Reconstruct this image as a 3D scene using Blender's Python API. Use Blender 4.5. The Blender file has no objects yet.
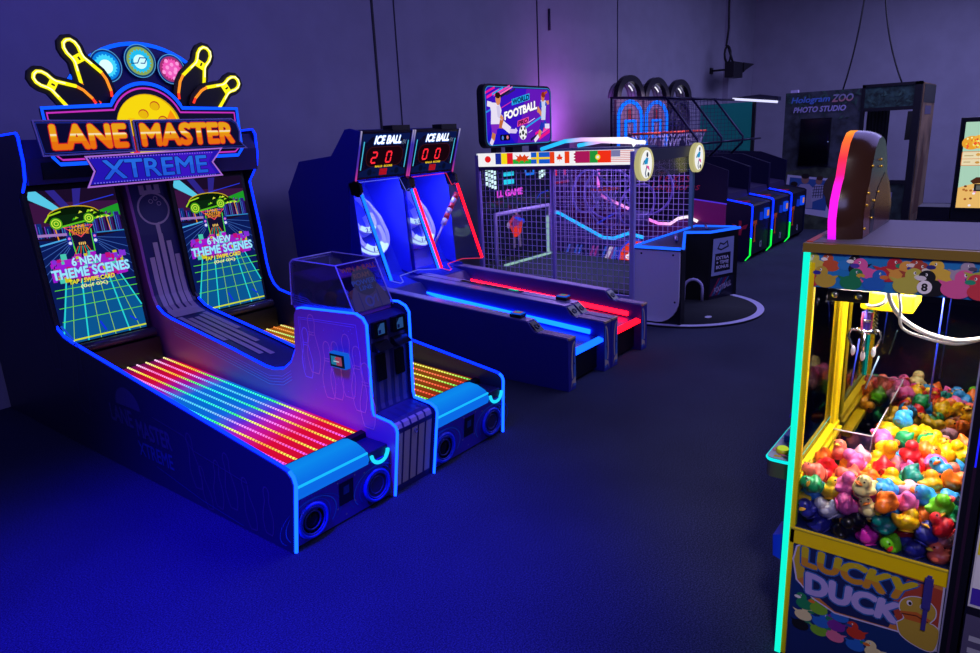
import bpy, bmesh, math, random
from mathutils import Vector, Matrix
random.seed(3)
SC = bpy.context.scene
COL = SC.collection
PI = math.pi

# ------------------------------------------------------------------ materials
def lin(h):
    h = h.lstrip('#')
    out = []
    for i in (0, 2, 4):
        c = int(h[i:i+2], 16)/255
        out.append(c/12.92 if c <= .04045 else ((c+.055)/1.055)**2.4)
    return (*out, 1.0)
_mats = {}
def _new(key):
    m = bpy.data.materials.new(key); m.use_nodes = True
    nt = m.node_tree; nt.nodes.clear()
    out = nt.nodes.new('ShaderNodeOutputMaterial')
    return m, nt, out
def D(h, rough=.5, metal=0.0, noise=0.0, scale=30, bump=0.0, spec=.5):
    key = 'paint_%s_%g_%g_%g_%g_%g_%g' % (h, rough, metal, noise, scale, bump, spec)
    if key in _mats: return _mats[key]
    m, nt, out = _new(key)
    b = nt.nodes.new('ShaderNodeBsdfPrincipled')
    b.inputs['Base Color'].default_value = lin(h)
    b.inputs['Roughness'].default_value = rough
    b.inputs['Metallic'].default_value = metal
    b.inputs['Specular IOR Level'].default_value = spec
    nt.links.new(b.outputs[0], out.inputs[0])
    if noise or bump:
        tc = nt.nodes.new('ShaderNodeTexCoord')
        n = nt.nodes.new('ShaderNodeTexNoise'); n.inputs['Scale'].default_value = scale
        n.inputs['Detail'].default_value = 4
        nt.links.new(tc.outputs['Object'], n.inputs['Vector'])
        if noise:
            r = nt.nodes.new('ShaderNodeValToRGB')
            c = lin(h)
            r.color_ramp.elements[0].color = tuple(x*(1-noise) for x in c[:3])+(1,)
            r.color_ramp.elements[1].color = tuple(min(1, x*(1+noise)) for x in c[:3])+(1,)
            r.color_ramp.elements[0].position = .35; r.color_ramp.elements[1].position = .65
            nt.links.new(n.outputs[0], r.inputs[0]); nt.links.new(r.outputs[0], b.inputs['Base Color'])
        if bump:
            bp = nt.nodes.new('ShaderNodeBump'); bp.inputs['Strength'].default_value = bump
            bp.inputs['Distance'].default_value = .004
            nt.links.new(n.outputs[0], bp.inputs['Height']); nt.links.new(bp.outputs[0], b.inputs['Normal'])
    _mats[key] = m
    return m
def E(h, s=1.0):
    key = 'lit_%s_%g' % (h, s)
    if key in _mats: return _mats[key]
    m, nt, out = _new(key)
    e = nt.nodes.new('ShaderNodeEmission')
    e.inputs[0].default_value = lin(h); e.inputs[1].default_value = s
    nt.links.new(e.outputs[0], out.inputs[0])
    _mats[key] = m
    return m
def GLASS(tint='#ffffff', refl=.08, rough=.02, fres=1.45):
    key = 'clear_%s_%g_%g_%g' % (tint, refl, rough, fres)
    if key in _mats: return _mats[key]
    m, nt, out = _new(key)
    t = nt.nodes.new('ShaderNodeBsdfTransparent'); t.inputs[0].default_value = lin(tint)
    g = nt.nodes.new('ShaderNodeBsdfGlossy'); g.inputs['Roughness'].default_value = rough
    f = nt.nodes.new('ShaderNodeLayerWeight'); f.inputs[0].default_value = .25
    mr = nt.nodes.new('ShaderNodeMapRange'); mr.inputs['To Min'].default_value = refl; mr.inputs['To Max'].default_value = .75
    mx = nt.nodes.new('ShaderNodeMixShader')
    nt.links.new(f.outputs['Fresnel'], mr.inputs['Value'])
    nt.links.new(mr.outputs[0], mx.inputs[0]); nt.links.new(t.outputs[0], mx.inputs[1]); nt.links.new(g.outputs[0], mx.inputs[2])
    nt.links.new(mx.outputs[0], out.inputs[0])
    _mats[key] = m
    return m
def LEDRAMP(name, yb, yf, stops, strength=1.0, dots=0.0, axis=1):
    """Emission whose colour runs along the strip (object space, yb back .. yf front)."""
    if name in _mats: return _mats[name]
    m, nt, out = _new(name)
    tc = nt.nodes.new('ShaderNodeTexCoord'); sp = nt.nodes.new('ShaderNodeSeparateXYZ')
    mr = nt.nodes.new('ShaderNodeMapRange')
    mr.inputs['From Min'].default_value = yb; mr.inputs['From Max'].default_value = yf
    r = nt.nodes.new('ShaderNodeValToRGB')
    el = r.color_ramp.elements
    el[0].position, el[0].color = stops[0][0], lin(stops[0][1])
    el[1].position, el[1].color = stops[-1][0], lin(stops[-1][1])
    for p, c in stops[1:-1]:
        e = el.new(p); e.color = lin(c)
    em = nt.nodes.new('ShaderNodeEmission'); em.inputs[1].default_value = strength
    nt.links.new(tc.outputs['Object'], sp.inputs[0]); nt.links.new(sp.outputs[axis], mr.inputs['Value'])
    nt.links.new(mr.outputs[0], r.inputs[0]); nt.links.new(r.outputs[0], em.inputs[0])
    if dots:
        mu = nt.nodes.new('ShaderNodeMath'); mu.operation = 'MULTIPLY'; mu.inputs[1].default_value = 2*PI/dots
        si = nt.nodes.new('ShaderNodeMath'); si.operation = 'SINE'
        m2 = nt.nodes.new('ShaderNodeMapRange')
        m2.inputs['From Min'].default_value = -.6; m2.inputs['From Max'].default_value = .6
        m2.inputs['To Min'].default_value = strength*.45; m2.inputs['To Max'].default_value = strength*1.35
        nt.links.new(sp.outputs[axis], mu.inputs[0]); nt.links.new(mu.outputs[0], si.inputs[0])
        nt.links.new(si.outputs[0], m2.inputs['Value']); nt.links.new(m2.outputs[0], em.inputs[1])
    nt.links.new(em.outputs[0], out.inputs[0])
    _mats[name] = m
    return m

# ------------------------------------------------------------------ mesh collector
class MB:
    def __init__(s): s.v = []; s.f = []; s.m = []; s.sm = []; s.mats = []
    def mi(s, mat):
        if mat not in s.mats: s.mats.append(mat)
        return s.mats.index(mat)
    def add(s, vs, fs, mat, smooth=False):
        o = len(s.v); k = s.mi(mat)
        s.v += [tuple(v) for v in vs]
        for f in fs:
            s.f.append([i+o for i in f]); s.m.append(k); s.sm.append(smooth)
        return s
    def box(s, x0, x1, y0, y1, z0, z1, mat):
        v = [(x, y, z) for x in (x0, x1) for y in (y0, y1) for z in (z0, z1)]
        f = [(0,1,3,2),(4,6,7,5),(0,4,5,1),(2,3,7,6),(0,2,6,4),(1,5,7,3)]
        return s.add(v, f, mat)
    def prism(s, pts, axis, a0, a1, mat):
        n = len(pts)
        def P(p, a):
            return {'x': (a, p[0], p[1]), 'y': (p[0], a, p[1]), 'z': (p[0], p[1], a)}[axis]
        v = [P(p, a0) for p in pts]+[P(p, a1) for p in pts]
        f = [tuple(range(n)), tuple(range(2*n-1, n-1, -1))]
        f += [(i, i+n, (i+1) % n+n, (i+1) % n) for i in range(n)]
        return s.add(v, f, mat)
    def slab(s, pts, n, t, mat):
        """planar polygon (3D points) extruded by t along n"""
        n = Vector(n).normalized()*t; k = len(pts)
        v = [Vector(p) for p in pts]; v += [p+n for p in v]
        f = [tuple(range(k)), tuple(range(2*k-1, k-1, -1))]+[(i, i+k, (i+1) % k+k, (i+1) % k) for i in range(k)]
        return s.add(v, f, mat)
    def tube(s, path, r, mat, seg=8, closed=False, caps=True):
        P = [Vector(p) for p in path]; n = len(P)
        T = []
        for i in range(n):
            a = P[(i-1) % n] if (closed or i > 0) else P[i]
            b = P[(i+1) % n] if (closed or i < n-1) else P[i]
            T.append((b-a).normalized())
        up = Vector((0, 0, 1)) if abs(T[0].z) < .9 else Vector((1, 0, 0))
        u = T[0].cross(up).normalized()
        vs = []
        for i in range(n):
            u = (u-T[i]*u.dot(T[i]))
            if u.length < 1e-6: u = T[i].orthogonal()
            u.normalize(); w = T[i].cross(u)
            rr = r[i] if isinstance(r, (list, tuple)) else r
            for k in range(seg):
                a = 2*PI*k/seg
                vs.append(P[i]+u*math.cos(a)*rr+w*math.sin(a)*rr)
        fs = []
        for i in range(n if closed else n-1):
            j = (i+1) % n
            for k in range(seg):
                fs.append((i*seg+k, i*seg+(k+1) % seg, j*seg+(k+1) % seg, j*seg+k))
        if caps and not closed:
            fs.append(tuple(range(seg-1, -1, -1))); fs.append(tuple((n-1)*seg+k for k in range(seg)))
        return s.add(vs, fs, mat, seg > 4)
    def cyl(s, p0, p1, r, mat, seg=20, r1=None):
        return s.tube([p0, p1], [r, r if r1 is None else r1], mat, seg)
    def ring(s, c, n, R, r, mat, seg=40, a0=0, a1=2*PI, u=None, tseg=8):
        n = Vector(n).normalized(); u = Vector(u) if u else n.orthogonal().normalized(); w = n.cross(u)
        full = abs(a1-a0-2*PI) < 1e-6
        k = seg if full else seg+1
        pts = [Vector(c)+(u*math.cos(a0+(a1-a0)*i/seg)+w*math.sin(a0+(a1-a0)*i/seg))*R for i in range(k)]
        return s.tube(pts, r, mat, tseg, closed=full)
    def sphere(s, c, r, mat, seg=20, rings=12, scale=(1, 1, 1), rot=None):
        vs = []; fs = []
        for i in range(1, rings):
            th = PI*i/rings
            for k in range(seg):
                ph = 2*PI*k/seg
                vs.append(Vector((math.sin(th)*math.cos(ph)*scale[0], math.sin(th)*math.sin(ph)*scale[1], math.cos(th)*scale[2]))*r)
        vs.append(Vector((0, 0, r*scale[2]))); vs.append(Vector((0, 0, -r*scale[2])))
        t = len(vs)-2
        for i in range(rings-2):
            for k in range(seg):
                fs.append((i*seg+k, (i+1)*seg+k, (i+1)*seg+(k+1) % seg, i*seg+(k+1) % seg))
        for k in range(seg):
            fs.append((t, k, (k+1) % seg)); fs.append((t+1, (rings-2)*seg+(k+1) % seg, (rings-2)*seg+k))
        if rot: vs = [rot @ v for v in vs]
        vs = [v+Vector(c) for v in vs]
        return s.add(vs, fs, mat, True)
    def mesh(s, name, base=(0, 0, 0), fix=True):
        me = bpy.data.meshes.new(name)
        bx, by, bz = base
        me.from_pydata([(v[0]-bx, v[1]-by, v[2]-bz) for v in s.v], [], s.f)
        for m in s.mats: me.materials.append(m)
        for i, p in enumerate(me.polygons):
            p.material_index = s.m[i]; p.use_smooth = s.sm[i]
        me.update()
        if fix:
            bm = bmesh.new(); bm.from_mesh(me)
            bmesh.ops.recalc_face_normals(bm, faces=bm.faces[:])
            bm.to_mesh(me); bm.free()
        return me

# ------------------------------------------------------------------ objects
_base = {}
def thing(name, label, cat, base, group=None):
    o = bpy.data.objects.new(name, None); COL.objects.link(o)
    o.empty_display_size = .1
    o.location = base; _base[o] = Vector(base)
    o['label'] = label; o['category'] = cat
    if group: o['group'] = group
    return o
def part(name, mb, parent, label=None, kind=None, bevel=0):
    b = _base[parent]
    o = bpy.data.objects.new(name, mb.mesh(name, b)); COL.objects.link(o)
    o.parent = parent; _base[o] = b
    if label: o['label'] = label
    if kind: o['kind'] = kind
    if bevel: bev(o, bevel)
    return o
def bev(o, w):
    m = o.modifiers.new('bevel', 'BEVEL'); m.width = w; m.segments = 2; m.limit_method = 'ANGLE'; m.angle_limit = .7
def single(name, mb, label, cat, base, group=None, bevel=0):
    o = bpy.data.objects.new(name, mb.mesh(name, base)); COL.objects.link(o)
    o.location = base; _base[o] = Vector(base)
    o['label'] = label; o['category'] = cat
    if group: o['group'] = group
    if bevel: bev(o, bevel)
    return o
def struct(name, mb, parent=None):
    o = bpy.data.objects.new(name, mb.mesh(name)); COL.objects.link(o)
    o['kind'] = 'structure'; _base[o] = Vector((0, 0, 0))
    if parent: o.parent = parent
    return o

# ------------------------------------------------------------------ flat artwork (prints, lit panels) on a surface
_tc = {}
def glyphs(txt, shear=0.0, bold=0.0, space=1.0):
    key = (txt, shear, bold, space)
    if key in _tc: return _tc[key]
    cu = bpy.data.curves.new('lettering', 'FONT')
    cu.body = txt; cu.size = 1; cu.shear = shear; cu.offset = bold; cu.space_character = space; cu.resolution_u = 3
    ob = bpy.data.objects.new('lettering', cu); COL.objects.link(ob)
    bpy.context.view_layer.update()
    me = bpy.data.meshes.new_from_object(ob)
    vs = [(v.co.x, v.co.y) for v in me.vertices]; fs = [tuple(p.vertices) for p in me.polygons]
    bpy.data.objects.remove(ob); bpy.data.curves.remove(cu); bpy.data.meshes.remove(me)
    _tc[key] = (vs, fs)
    return vs, fs
class Art:
    """2D drawing laid on a plane: O origin, U right, V up; each shape one thin layer above the last."""
    def __init__(s, mb, O, U, V, step=.0001, lift=.001):
        s.mb = mb; s.O = Vector(O); s.U = Vector(U).normalized(); s.V = Vector(V).normalized()
        s.N = s.U.cross(s.V); s.d = lift; s.step = step; s.du = 0.0
    def p(s, u, v, k=0): return s.O+s.U*(u+s.du)+s.V*v+s.N*(s.d+k)
    def nxt(s): s.d += s.step
    def poly(s, pts, mat):
        s.mb.add([s.p(u, v) for u, v in pts], [tuple(range(len(pts)))], mat); s.nxt()
    def rect(s, u0, v0, u1, v1, mat): s.poly([(u0, v0), (u1, v0), (u1, v1), (u0, v1)], mat)
    def rrect(s, u0, v0, u1, v1, r, mat, n=5):
        s.poly(rr(u0, v0, u1, v1, r, n), mat)
    def ell(s, cu, cv, a, b, mat, rot=0, n=24, a0=0, a1=2*PI):
        c, q = math.cos(rot), math.sin(rot); P = []
        full = abs(a1-a0-2*PI) < 1e-6
        for i in range(n if full else n+1):
            t = a0+(a1-a0)*i/n; x = a*math.cos(t); y = b*math.sin(t)
            P.append((cu+x*c-y*q, cv+x*q+y*c))
        s.poly(P, mat)
    def annul(s, cu, cv, a, b, w, mat, n=32, a0=0, a1=2*PI):
        P = []
        for i in range(n+1):
            t = a0+(a1-a0)*i/n
            P.append((cu+a*math.cos(t), cv+b*math.sin(t))); P.append((cu+(a-w)*math.cos(t), cv+(b-w)*math.sin(t)))
        s.mb.add([s.p(*q) for q in P], [(2*i, 2*i+2, 2*i+3, 2*i+1) for i in range(n)], mat); s.nxt()
    def line(s, pts, w, mat, closed=False):
        n = len(pts); V = [Vector(p) for p in pts]; P = []
        for i in range(n):
            a = V[(i-1) % n] if (closed or i > 0) else None
            b = V[(i+1) % n] if (closed or i < n-1) else None
            d1 = (V[i]-a).normalized() if a is not None else None
            d2 = (b-V[i]).normalized() if b is not None else None
            if d1 is None: d1 = d2
            if d2 is None: d2 = d1
            n1 = Vector((-d1.y, d1.x)); n2 = Vector((-d2.y, d2.x)); m = n1+n2
            if m.length < 1e-5: m = n1
            m.normalize(); k = min(2.2, 1/max(.3, m.dot(n1)))
            P += [V[i]+m*(w/2*k), V[i]-m*(w/2*k)]
        fs = [(2*i, 2*i+1, 2*((i+1) % n)+1, 2*((i+1) % n)) for i in range(n if closed else n-1)]
        s.mb.add([s.p(q.x, q.y) for q in P], fs, mat); s.nxt()
    def text(s, txt, u0, v0, u1, v1, mat, shear=0, bold=.0, grow=0.0, bands=None, quad=None):
        """lettering stretched into the box; bands=[(height 0..1, mat)] recolours it by height"""
        vs, fs = glyphs(txt, shear, 0)
        xs = [v[0] for v in vs]; ys = [v[1] for v in vs]
        x0, x1, y0, y1 = min(xs)-bold, max(xs)+bold, min(ys)-bold, max(ys)+bold
        def place(v):
            a = (v[0]-x0)/(x1-x0); b = (v[1]-y0)/(y1-y0)
            if quad:
                q = quad
                lo = (q[0][0]+(q[1][0]-q[0][0])*a, q[0][1]+(q[1][1]-q[0][1])*a)
                hi = (q[3][0]+(q[2][0]-q[3][0])*a, q[3][1]+(q[2][1]-q[3][1])*a)
                return (lo[0]+(hi[0]-lo[0])*b, lo[1]+(hi[1]-lo[1])*b)
            return (u0+(u1-u0)*a, v0+(v1-v0)*b)
        R = bold+grow
        offs = [(0, 0)] if R <= 0 else [(R*math.cos(i*PI/4), R*math.sin(i*PI/4)) for i in range(8)]+[(0, 0)]
        st = s.step; s.step = st*.25
        for dx, dy in offs:
            if not bands:
                s.mb.add([s.p(*place((v[0]+dx, v[1]+dy))) for v in vs], fs, mat); s.nxt(); continue
            bm = bmesh.new()
            bv = [bm.verts.new((v[0]+dx, v[1]+dy, 0)) for v in vs]
            for f in fs:
                try: bm.faces.new([bv[i] for i in f])
                except ValueError: pass
            for h, _ in bands:
                bmesh.ops.bisect_plane(bm, geom=bm.verts[:]+bm.edges[:]+bm.faces[:], plane_co=(0, y0+(y1-y0)*h, 0), plane_no=(0, 1, 0))
            bm.verts.index_update()
            V2 = [s.p(*place((v.co.x, v.co.y))) for v in bm.verts]
            by = {}
            for f in bm.faces:
                h = (f.calc_center_median().y-y0)/(y1-y0); mm = mat
                for hh, m2 in bands:
                    if h > hh: mm = m2
                by.setdefault(mm, []).append(tuple(v.index for v in f.verts))
            for mm, ff in by.items(): s.mb.add(V2, ff, mm)
            bm.free(); s.nxt()
        s.step = st
def rr(u0, v0, u1, v1, r, n=5):
    P = []
    for cx, cy, a in ((u1-r, v0+r, -PI/2), (u1-r, v1-r, 0), (u0+r, v1-r, PI/2), (u0+r, v0+r, PI)):
        for i in range(n+1):
            t = a+PI/2*i/n; P.append((cx+r*math.cos(t), cy+r*math.sin(t)))
    return P
def face_minus_y(mb, y, **k): return Art(mb, (0, y, 0), (1, 0, 0), (0, 0, 1), **k)      # u = x, v = z
def face_minus_x(mb, x, **k): return Art(mb, (x, 0, 0), (0, -1, 0), (0, 0, 1), **k)     # u = -y, v = z
def pin_outline(n=10):
    """bowling pin outline, base at (0,0), height 1"""
    prof = [(.09, 0), (.125, .08), (.16, .26), (.155, .38), (.105, .55), (.066, .68), (.066, .74), (.085, .84), (.08, .92), (.05, .98), (0, 1.0)]
    return prof+[(-x, y) for x, y in reversed(prof[:-1])]
def xf(pts, cu, cv, s, rot):
    c, q = math.cos(rot), math.sin(rot)
    return [(cu+(x*c-y*q)*s, cv+(x*q+y*c)*s) for x, y in pts]
def seven(art, ch, u, v, w, h, t, mat, lean=.12):
    segs = {'0': 'abcdef', '2': 'abged', '1': 'bc'}[ch]
    P = {'a': ((0, 1), (1, 1)), 'b': ((1, 1), (1, .5)), 'c': ((1, .5), (1, 0)), 'd': ((0, 0), (1, 0)), 'e': ((0, .5), (0, 0)), 'f': ((0, 1), (0, .5)), 'g': ((0, .5), (1, .5))}
    for k in segs:
        a, b = P[k]
        q = [(u+x*w+y*h*lean, v+y*h) for x, y in (a, b)]
        d = Vector((q[1][0]-q[0][0], q[1][1]-q[0][1])); d.normalize(); g = t*.25
        art.line([(q[0][0]+d.x*g, q[0][1]+d.y*g), (q[1][0]-d.x*g, q[1][1]-d.y*g)], t, mat)

def smooth(path, n=6):
    """Catmull-Rom through the points"""
    P = [Vector(p) for p in path]; out = []
    for i in range(len(P)-1):
        p0 = P[max(0, i-1)]; p1 = P[i]; p2 = P[i+1]; p3 = P[min(len(P)-1, i+2)]
        for k in range(n):
            t = k/n
            out.append(.5*((2*p1)+(p2-p0)*t+(2*p0-5*p1+4*p2-p3)*t*t+(3*p1-p0-3*p2+p3)*t**3))
    return out+[P[-1]]
# ------------------------------------------------------------------ camera (2 m up, turned 37 deg off the long wall)
def set_camera():
    f, pitch, roll, vx = 697.1, math.radians(15.17), math.radians(2.663), 1053.4
    down = Vector((math.sin(roll)*math.cos(pitch), math.cos(roll)*math.cos(pitch), math.sin(pitch)))
    u = (vx-490)/f
    X = Vector((u, -(down.x*u+down.z)/down.y, 1)).normalized()
    Z = -down; Y = Z.cross(X)
    right = Vector((X.x, Y.x, Z.x)); dn = Vector((X.y, Y.y, Z.y)); fwd = Vector((X.z, Y.z, Z.z))
    cam = bpy.data.cameras.new('camera'); ob = bpy.data.objects.new('camera', cam); COL.objects.link(ob)
    cam.sensor_width = 36; cam.lens = f/980*36; cam.clip_start = .02; cam.clip_end = 200
    ob.matrix_world = Matrix(((right.x, -dn.x, -fwd.x, 0), (right.y, -dn.y, -fwd.y, 0), (right.z, -dn.z, -fwd.z, 2.0), (0, 0, 0, 1)))
    SC.camera = ob
set_camera()

# ------------------------------------------------------------------ the room
def carpet():
    m, nt, out = _new('charcoal_carpet')
    b = nt.nodes.new('ShaderNodeBsdfPrincipled'); b.inputs['Roughness'].default_value = .95
    b.inputs['Specular IOR Level'].default_value = .15
    tc = nt.nodes.new('ShaderNodeTexCoord'); n = nt.nodes.new('ShaderNodeTexNoise')
    n.inputs['Scale'].default_value = 140; n.inputs['Detail'].default_value = 5; n.inputs['Roughness'].default_value = .8
    n2 = nt.nodes.new('ShaderNodeTexNoise'); n2.inputs['Scale'].default_value = 1.3; n2.inputs['Detail'].default_value = 3
    r = nt.nodes.new('ShaderNodeValToRGB')
    r.color_ramp.elements[0].position = .42; r.color_ramp.elements[0].color = (.016, .020, .042, 1)
    r.color_ramp.elements[1].position = .60; r.color_ramp.elements[1].color = (.085, .10, .16, 1)
    mx = nt.nodes.new('ShaderNodeMix'); mx.data_type = 'RGBA'; mx.blend_type = 'MULTIPLY'; mx.inputs[0].default_value = .5
    bp = nt.nodes.new('ShaderNodeBump'); bp.inputs['Strength'].default_value = .6; bp.inputs['Distance'].default_value = .006
    nt.links.new(tc.outputs['Object'], n.inputs['Vector']); nt.links.new(tc.outputs['Object'], n2.inputs['Vector'])
    nt.links.new(n.outputs[0], r.inputs[0]); nt.links.new(r.outputs[0], mx.inputs[6]); nt.links.new(n2.outputs[0], mx.inputs[7])
    nt.links.new(mx.outputs[2], b.inputs['Base Color'])
    nt.links.new(n.outputs[0], bp.inputs['Height']); nt.links.new(bp.outputs[0], b.inputs['Normal'])
    nt.links.new(b.outputs[0], out.inputs[0])
    return m
WALL = D('#a3a0b4', .75, noise=.05, scale=2.5)
YW, XW, ZC = 6.6, 19.9, 5.4
mb = MB(); mb.add([(-4, -7, 0), (XW+.1, -7, 0), (XW+.1, YW+.1, 0), (-4, YW+.1, 0)], [(0, 1, 2, 3)], carpet()); struct('floor', mb)
mb = MB(); mb.box(-4, XW+.1, YW, YW+.1, 0, ZC, WALL); struct('wall_left', mb)
mb = MB(); mb.box(XW, XW+.1, -7, YW, 0, ZC, WALL); struct('wall_back', mb)
mb = MB(); mb.box(-4, XW+.1, -7, YW+.1, ZC, ZC+.1, D('#30303c', .9)); struct('ceiling', mb)
# vertical joints and surface conduits on the long wall
for i, (x, w, h) in enumerate(((6.33, .03, '#15132a'), (6.70, .012, '#2a2740'), (9.87, .02, '#201d38'), (12.54, .016, '#28253e'))):
    mb = MB(); mb.box(x-w/2, x+w/2, YW-.012, YW, 0, ZC, D(h, .6)); struct('trim_%d' % (i+1), mb)
mb = MB(); mb.box(18.1, XW, YW-.14, YW, 0, ZC, WALL); struct('trim_5', mb)
# short stub of pipe high on the wall
mb = MB(); mb.cyl((10.2, YW-.018, 3.62), (10.2, YW-.018, 3.94), .02, D('#232040'), 10)
single('pipe_stub', mb, 'short dark pipe stub fixed high on the violet wall above the football game', 'pipe', (10.2, YW-.03, 3.62))

# wall speaker and its looped cable
DK = D('#0a0a12', .55)
t = thing('wall_speaker', 'small dark speaker on a bracket high on the wall near the room corner', 'speaker', (17.1, 6.2, 3.05))
mb = MB(); mb.prism([(16.75, 3.08), (17.35, 3.08), (17.35, 3.42), (16.75, 3.42)], 'y', 5.86, 6.08, DK); part('cabinet', mb, t, bevel=.01)
mb = MB(); mb.prism([(17.35, 3.2), (17.5, 3.26), (18.1, 3.42), (17.35, 3.42)], 'y', 5.84, 6.05, DK); part('horn', mb, t)
mb = MB(); mb.box(17.25, 17.32, 6.05, 6.6, 3.27, 3.31, DK); mb.box(17.2, 17.36, 6.57, 6.6, 3.22, 3.36, DK); part('bracket', mb, t)
mb = MB(); pts = [(17.2, 6.2, 5.35), (17.22, 6.2, 4.6), (17.26, 6.2, 4.2), (17.18, 6.2, 3.95), (17.0, 6.15, 3.8)]
for i in range(13):
    a = PI/2+2*PI*i/12; pts.append((17.03+.2*math.cos(a), 6.12, 3.6+.18*math.sin(a)))
pts.append((17.05, 6.0, 3.42)); mb.tube(pts, .025, DK, 8)
single('speaker_cable', mb, 'thick black cable hanging down the wall and looped above the speaker', 'cable', (17.2, 6.2, 3.4))
# two power leads hanging from the ceiling to the photo studio
for lab, a, b in (('thin black lead hanging from above to the studio\'s lettered panel', (14.8, 2.87, 5.38), (14.8, 3.14, 2.53)),
                  ('thin black lead hanging from above to the studio\'s leafy header frame', (14.8, 2.64, 5.38), (14.8, 2.15, 2.53))):
    mb = MB(); P = []
    for i in range(15):
        s = i/14; k = s**2.6
        P.append((a[0], a[1]+(b[1]-a[1])*k, a[2]+(b[2]-a[2])*s))
    mb.tube(P, .014, DK, 6); single('hanging_lead', mb, lab, 'cable', b, 'leads hanging over the photo studio')
# ------------------------------------------------------------------ two-lane bowling game
VIN = D('#26264e', .42)           # side vinyl
BLK = D('#07070e', .45)
BLKG = D('#06060c', .22)
BL = E('#0420ff', 4.0)            # blue edge LEDs
BLC = E('#0838ff', 7.0)           # brighter blue
CY = E('#20d8ff', 1.1)
def bowling():
    X0, X1 = 1.80, 3.60
    T = thing('bowling_alley_machine', 'large two-lane bowling arcade machine with blue-lit edges and a lettered pin marquee', 'arcade machine', (2.7, 4.4, 0))
    prof = [(2.772, 0), (2.70, .40), (2.712, .438), (2.74, .462), (2.80, .475), (5.06, .785), (5.17, .808), (5.25, .85), (5.295, .92), (5.315, 1.03),
            (5.335, 1.35), (5.395, 1.74), (5.27, 1.86), (5.235, 1.97), (5.235, 2.13), (5.255, 2.155), (5.9, 2.14)]
    prof_near = prof
    prof_far = [(2.778, 0), (2.755, .385), (2.765, .412), (2.785, .428), (2.825, .437), (5.06, .765), (5.19, .788), (5.26, .835), (5.305, .91), (5.33, 1.02),
                (5.36, 1.33), (5.425, 1.725), (5.29, 1.86), (5.262, 1.955), (5.258, 2.11), (5.285, 2.145), (5.9, 2.14)]
    for nm, a, b in (('near', X0, X0+.03), ('far', X1-.03, X1)):
        prof = prof_near if nm == 'near' else prof_far
        mb = MB(); mb.prism(prof[:-1]+[(6.56, 2.125), (6.56, 0)], 'x', a, b, VIN)
        if nm == 'near':            # faint printed pins and title on the dark side
            A = face_minus_x(mb, X0)
            g1, g2, g3 = D('#4a4470', .5), D('#54466a', .5), D('#304a86', .5)
            for i, (y, z, h, r) in enumerate(((3.62, .12, .34, .1), (3.42, .06, .3, -.1), (3.27, .1, .33, .05), (3.1, .03, .3, .12), (2.96, .05, .28, -.08), (3.52, .02, .26, .2))):
                A.line(xf(pin_outline(), -y, z, h, r), .008, g2, closed=True)
            A.ell(-4.35, .47, .16, .13, g1, a0=0, a1=PI); 
            A.text('LANE', -4.62, .33, -4.32, .45, g1, bold=.03); A.text('MASTER', -4.28, .29, -3.86, .41, g1, bold=.03)
            A.text('XTREME', -4.3, .16, -3.88, .26, g3, bold=.02)
            A.line([(-4.05, .47), (-3.7, .43), (-3.62, .36), (-3.1, .3)], .006, g1); A.line([(-4.1, .13), (-3.6, .05), (-3.2, .02)], .006, g3)
            A.line(xf(pin_outline(), -5.35, .55, .55, .15), .012, g1, closed=True); A.line(xf(pin_outline(), -5.0, .3, .5, -.1), .01, g1, closed=True)
        p = part('side_panel', mb, T)
        mb = MB(); xm = (a+b)/2
        mb.tube([(xm, y-.006, z+.004) for y, z in prof[:4]], .0095, BLC, 8)
        mb.tube([(xm, y-.004, z+.006) for y, z in prof[3:]], .0095, BL, 8)
        part('led_edge', mb, p, label='blue glowing edge strip')
    # ---- lanes
    yb, yf = 5.12, 2.95
    sl = (.490-.372)/(yb-2.97)
    zl = lambda y: .372+sl*(y-2.97)
    by = 4.4
    lo = lambda y: y-by
    base1 = LEDRAMP('lane glow rainbow', lo(yb), lo(yf), [(0, '#5a0a50'), (.1, '#b00438'), (.2, '#c4083a'), (.3, '#8a10a0'), (.38, '#1060d0'), (.5, '#0468c8'), (.6, '#1060d8'), (.68, '#5a28d0'), (.76, '#b8149a'), (.86, '#d00838'), (1, '#c80a30')], 1.1)  # light of the LED rows on the lane, put in as its own glow
    sA1 = LEDRAMP('led row yellow to cyan', lo(yb), lo(yf), [(0, '#fff7a0'), (.1, '#ffe24a'), (.2, '#ffb43c'), (.3, '#58f06a'), (.42, '#2af0e8'), (.55, '#3cf0d8'), (.64, '#42ff80'), (.72, '#fff27a'), (.85, '#ffa040'), (1, '#fff060')], 1.15, dots=.026)
    sB1 = LEDRAMP('led row pink to blue', lo(yb), lo(yf), [(0, '#ffd0f8'), (.12, '#ff70c8'), (.22, '#ff90e8'), (.34, '#58b8ff'), (.5, '#50d0ff'), (.62, '#90b0ff'), (.74, '#ff80ff'), (.86, '#ff60a8'), (1, '#ff58f0')], 1.15, dots=.026)
    base2 = LEDRAMP('lane glow amber', lo(yb), lo(yf), [(0, '#b86018'), (.4, '#8a7010'), (.7, '#806010'), (1, '#a03018')], .75)
    sA2 = LEDRAMP('led row green', lo(yb), lo(yf), [(0, '#fff08a'), (.3, '#60ff70'), (.6, '#f0ff70'), (.85, '#f8f060'), (1, '#58f060')], 1.05, dots=.026)
    sB2 = LEDRAMP('led row orange', lo(yb), lo(yf), [(0, '#ff9040'), (.3, '#ffd050'), (.6, '#ff7040'), (.85, '#ff7a50'), (1, '#ff4838')], 1.05, dots=.026)
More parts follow.
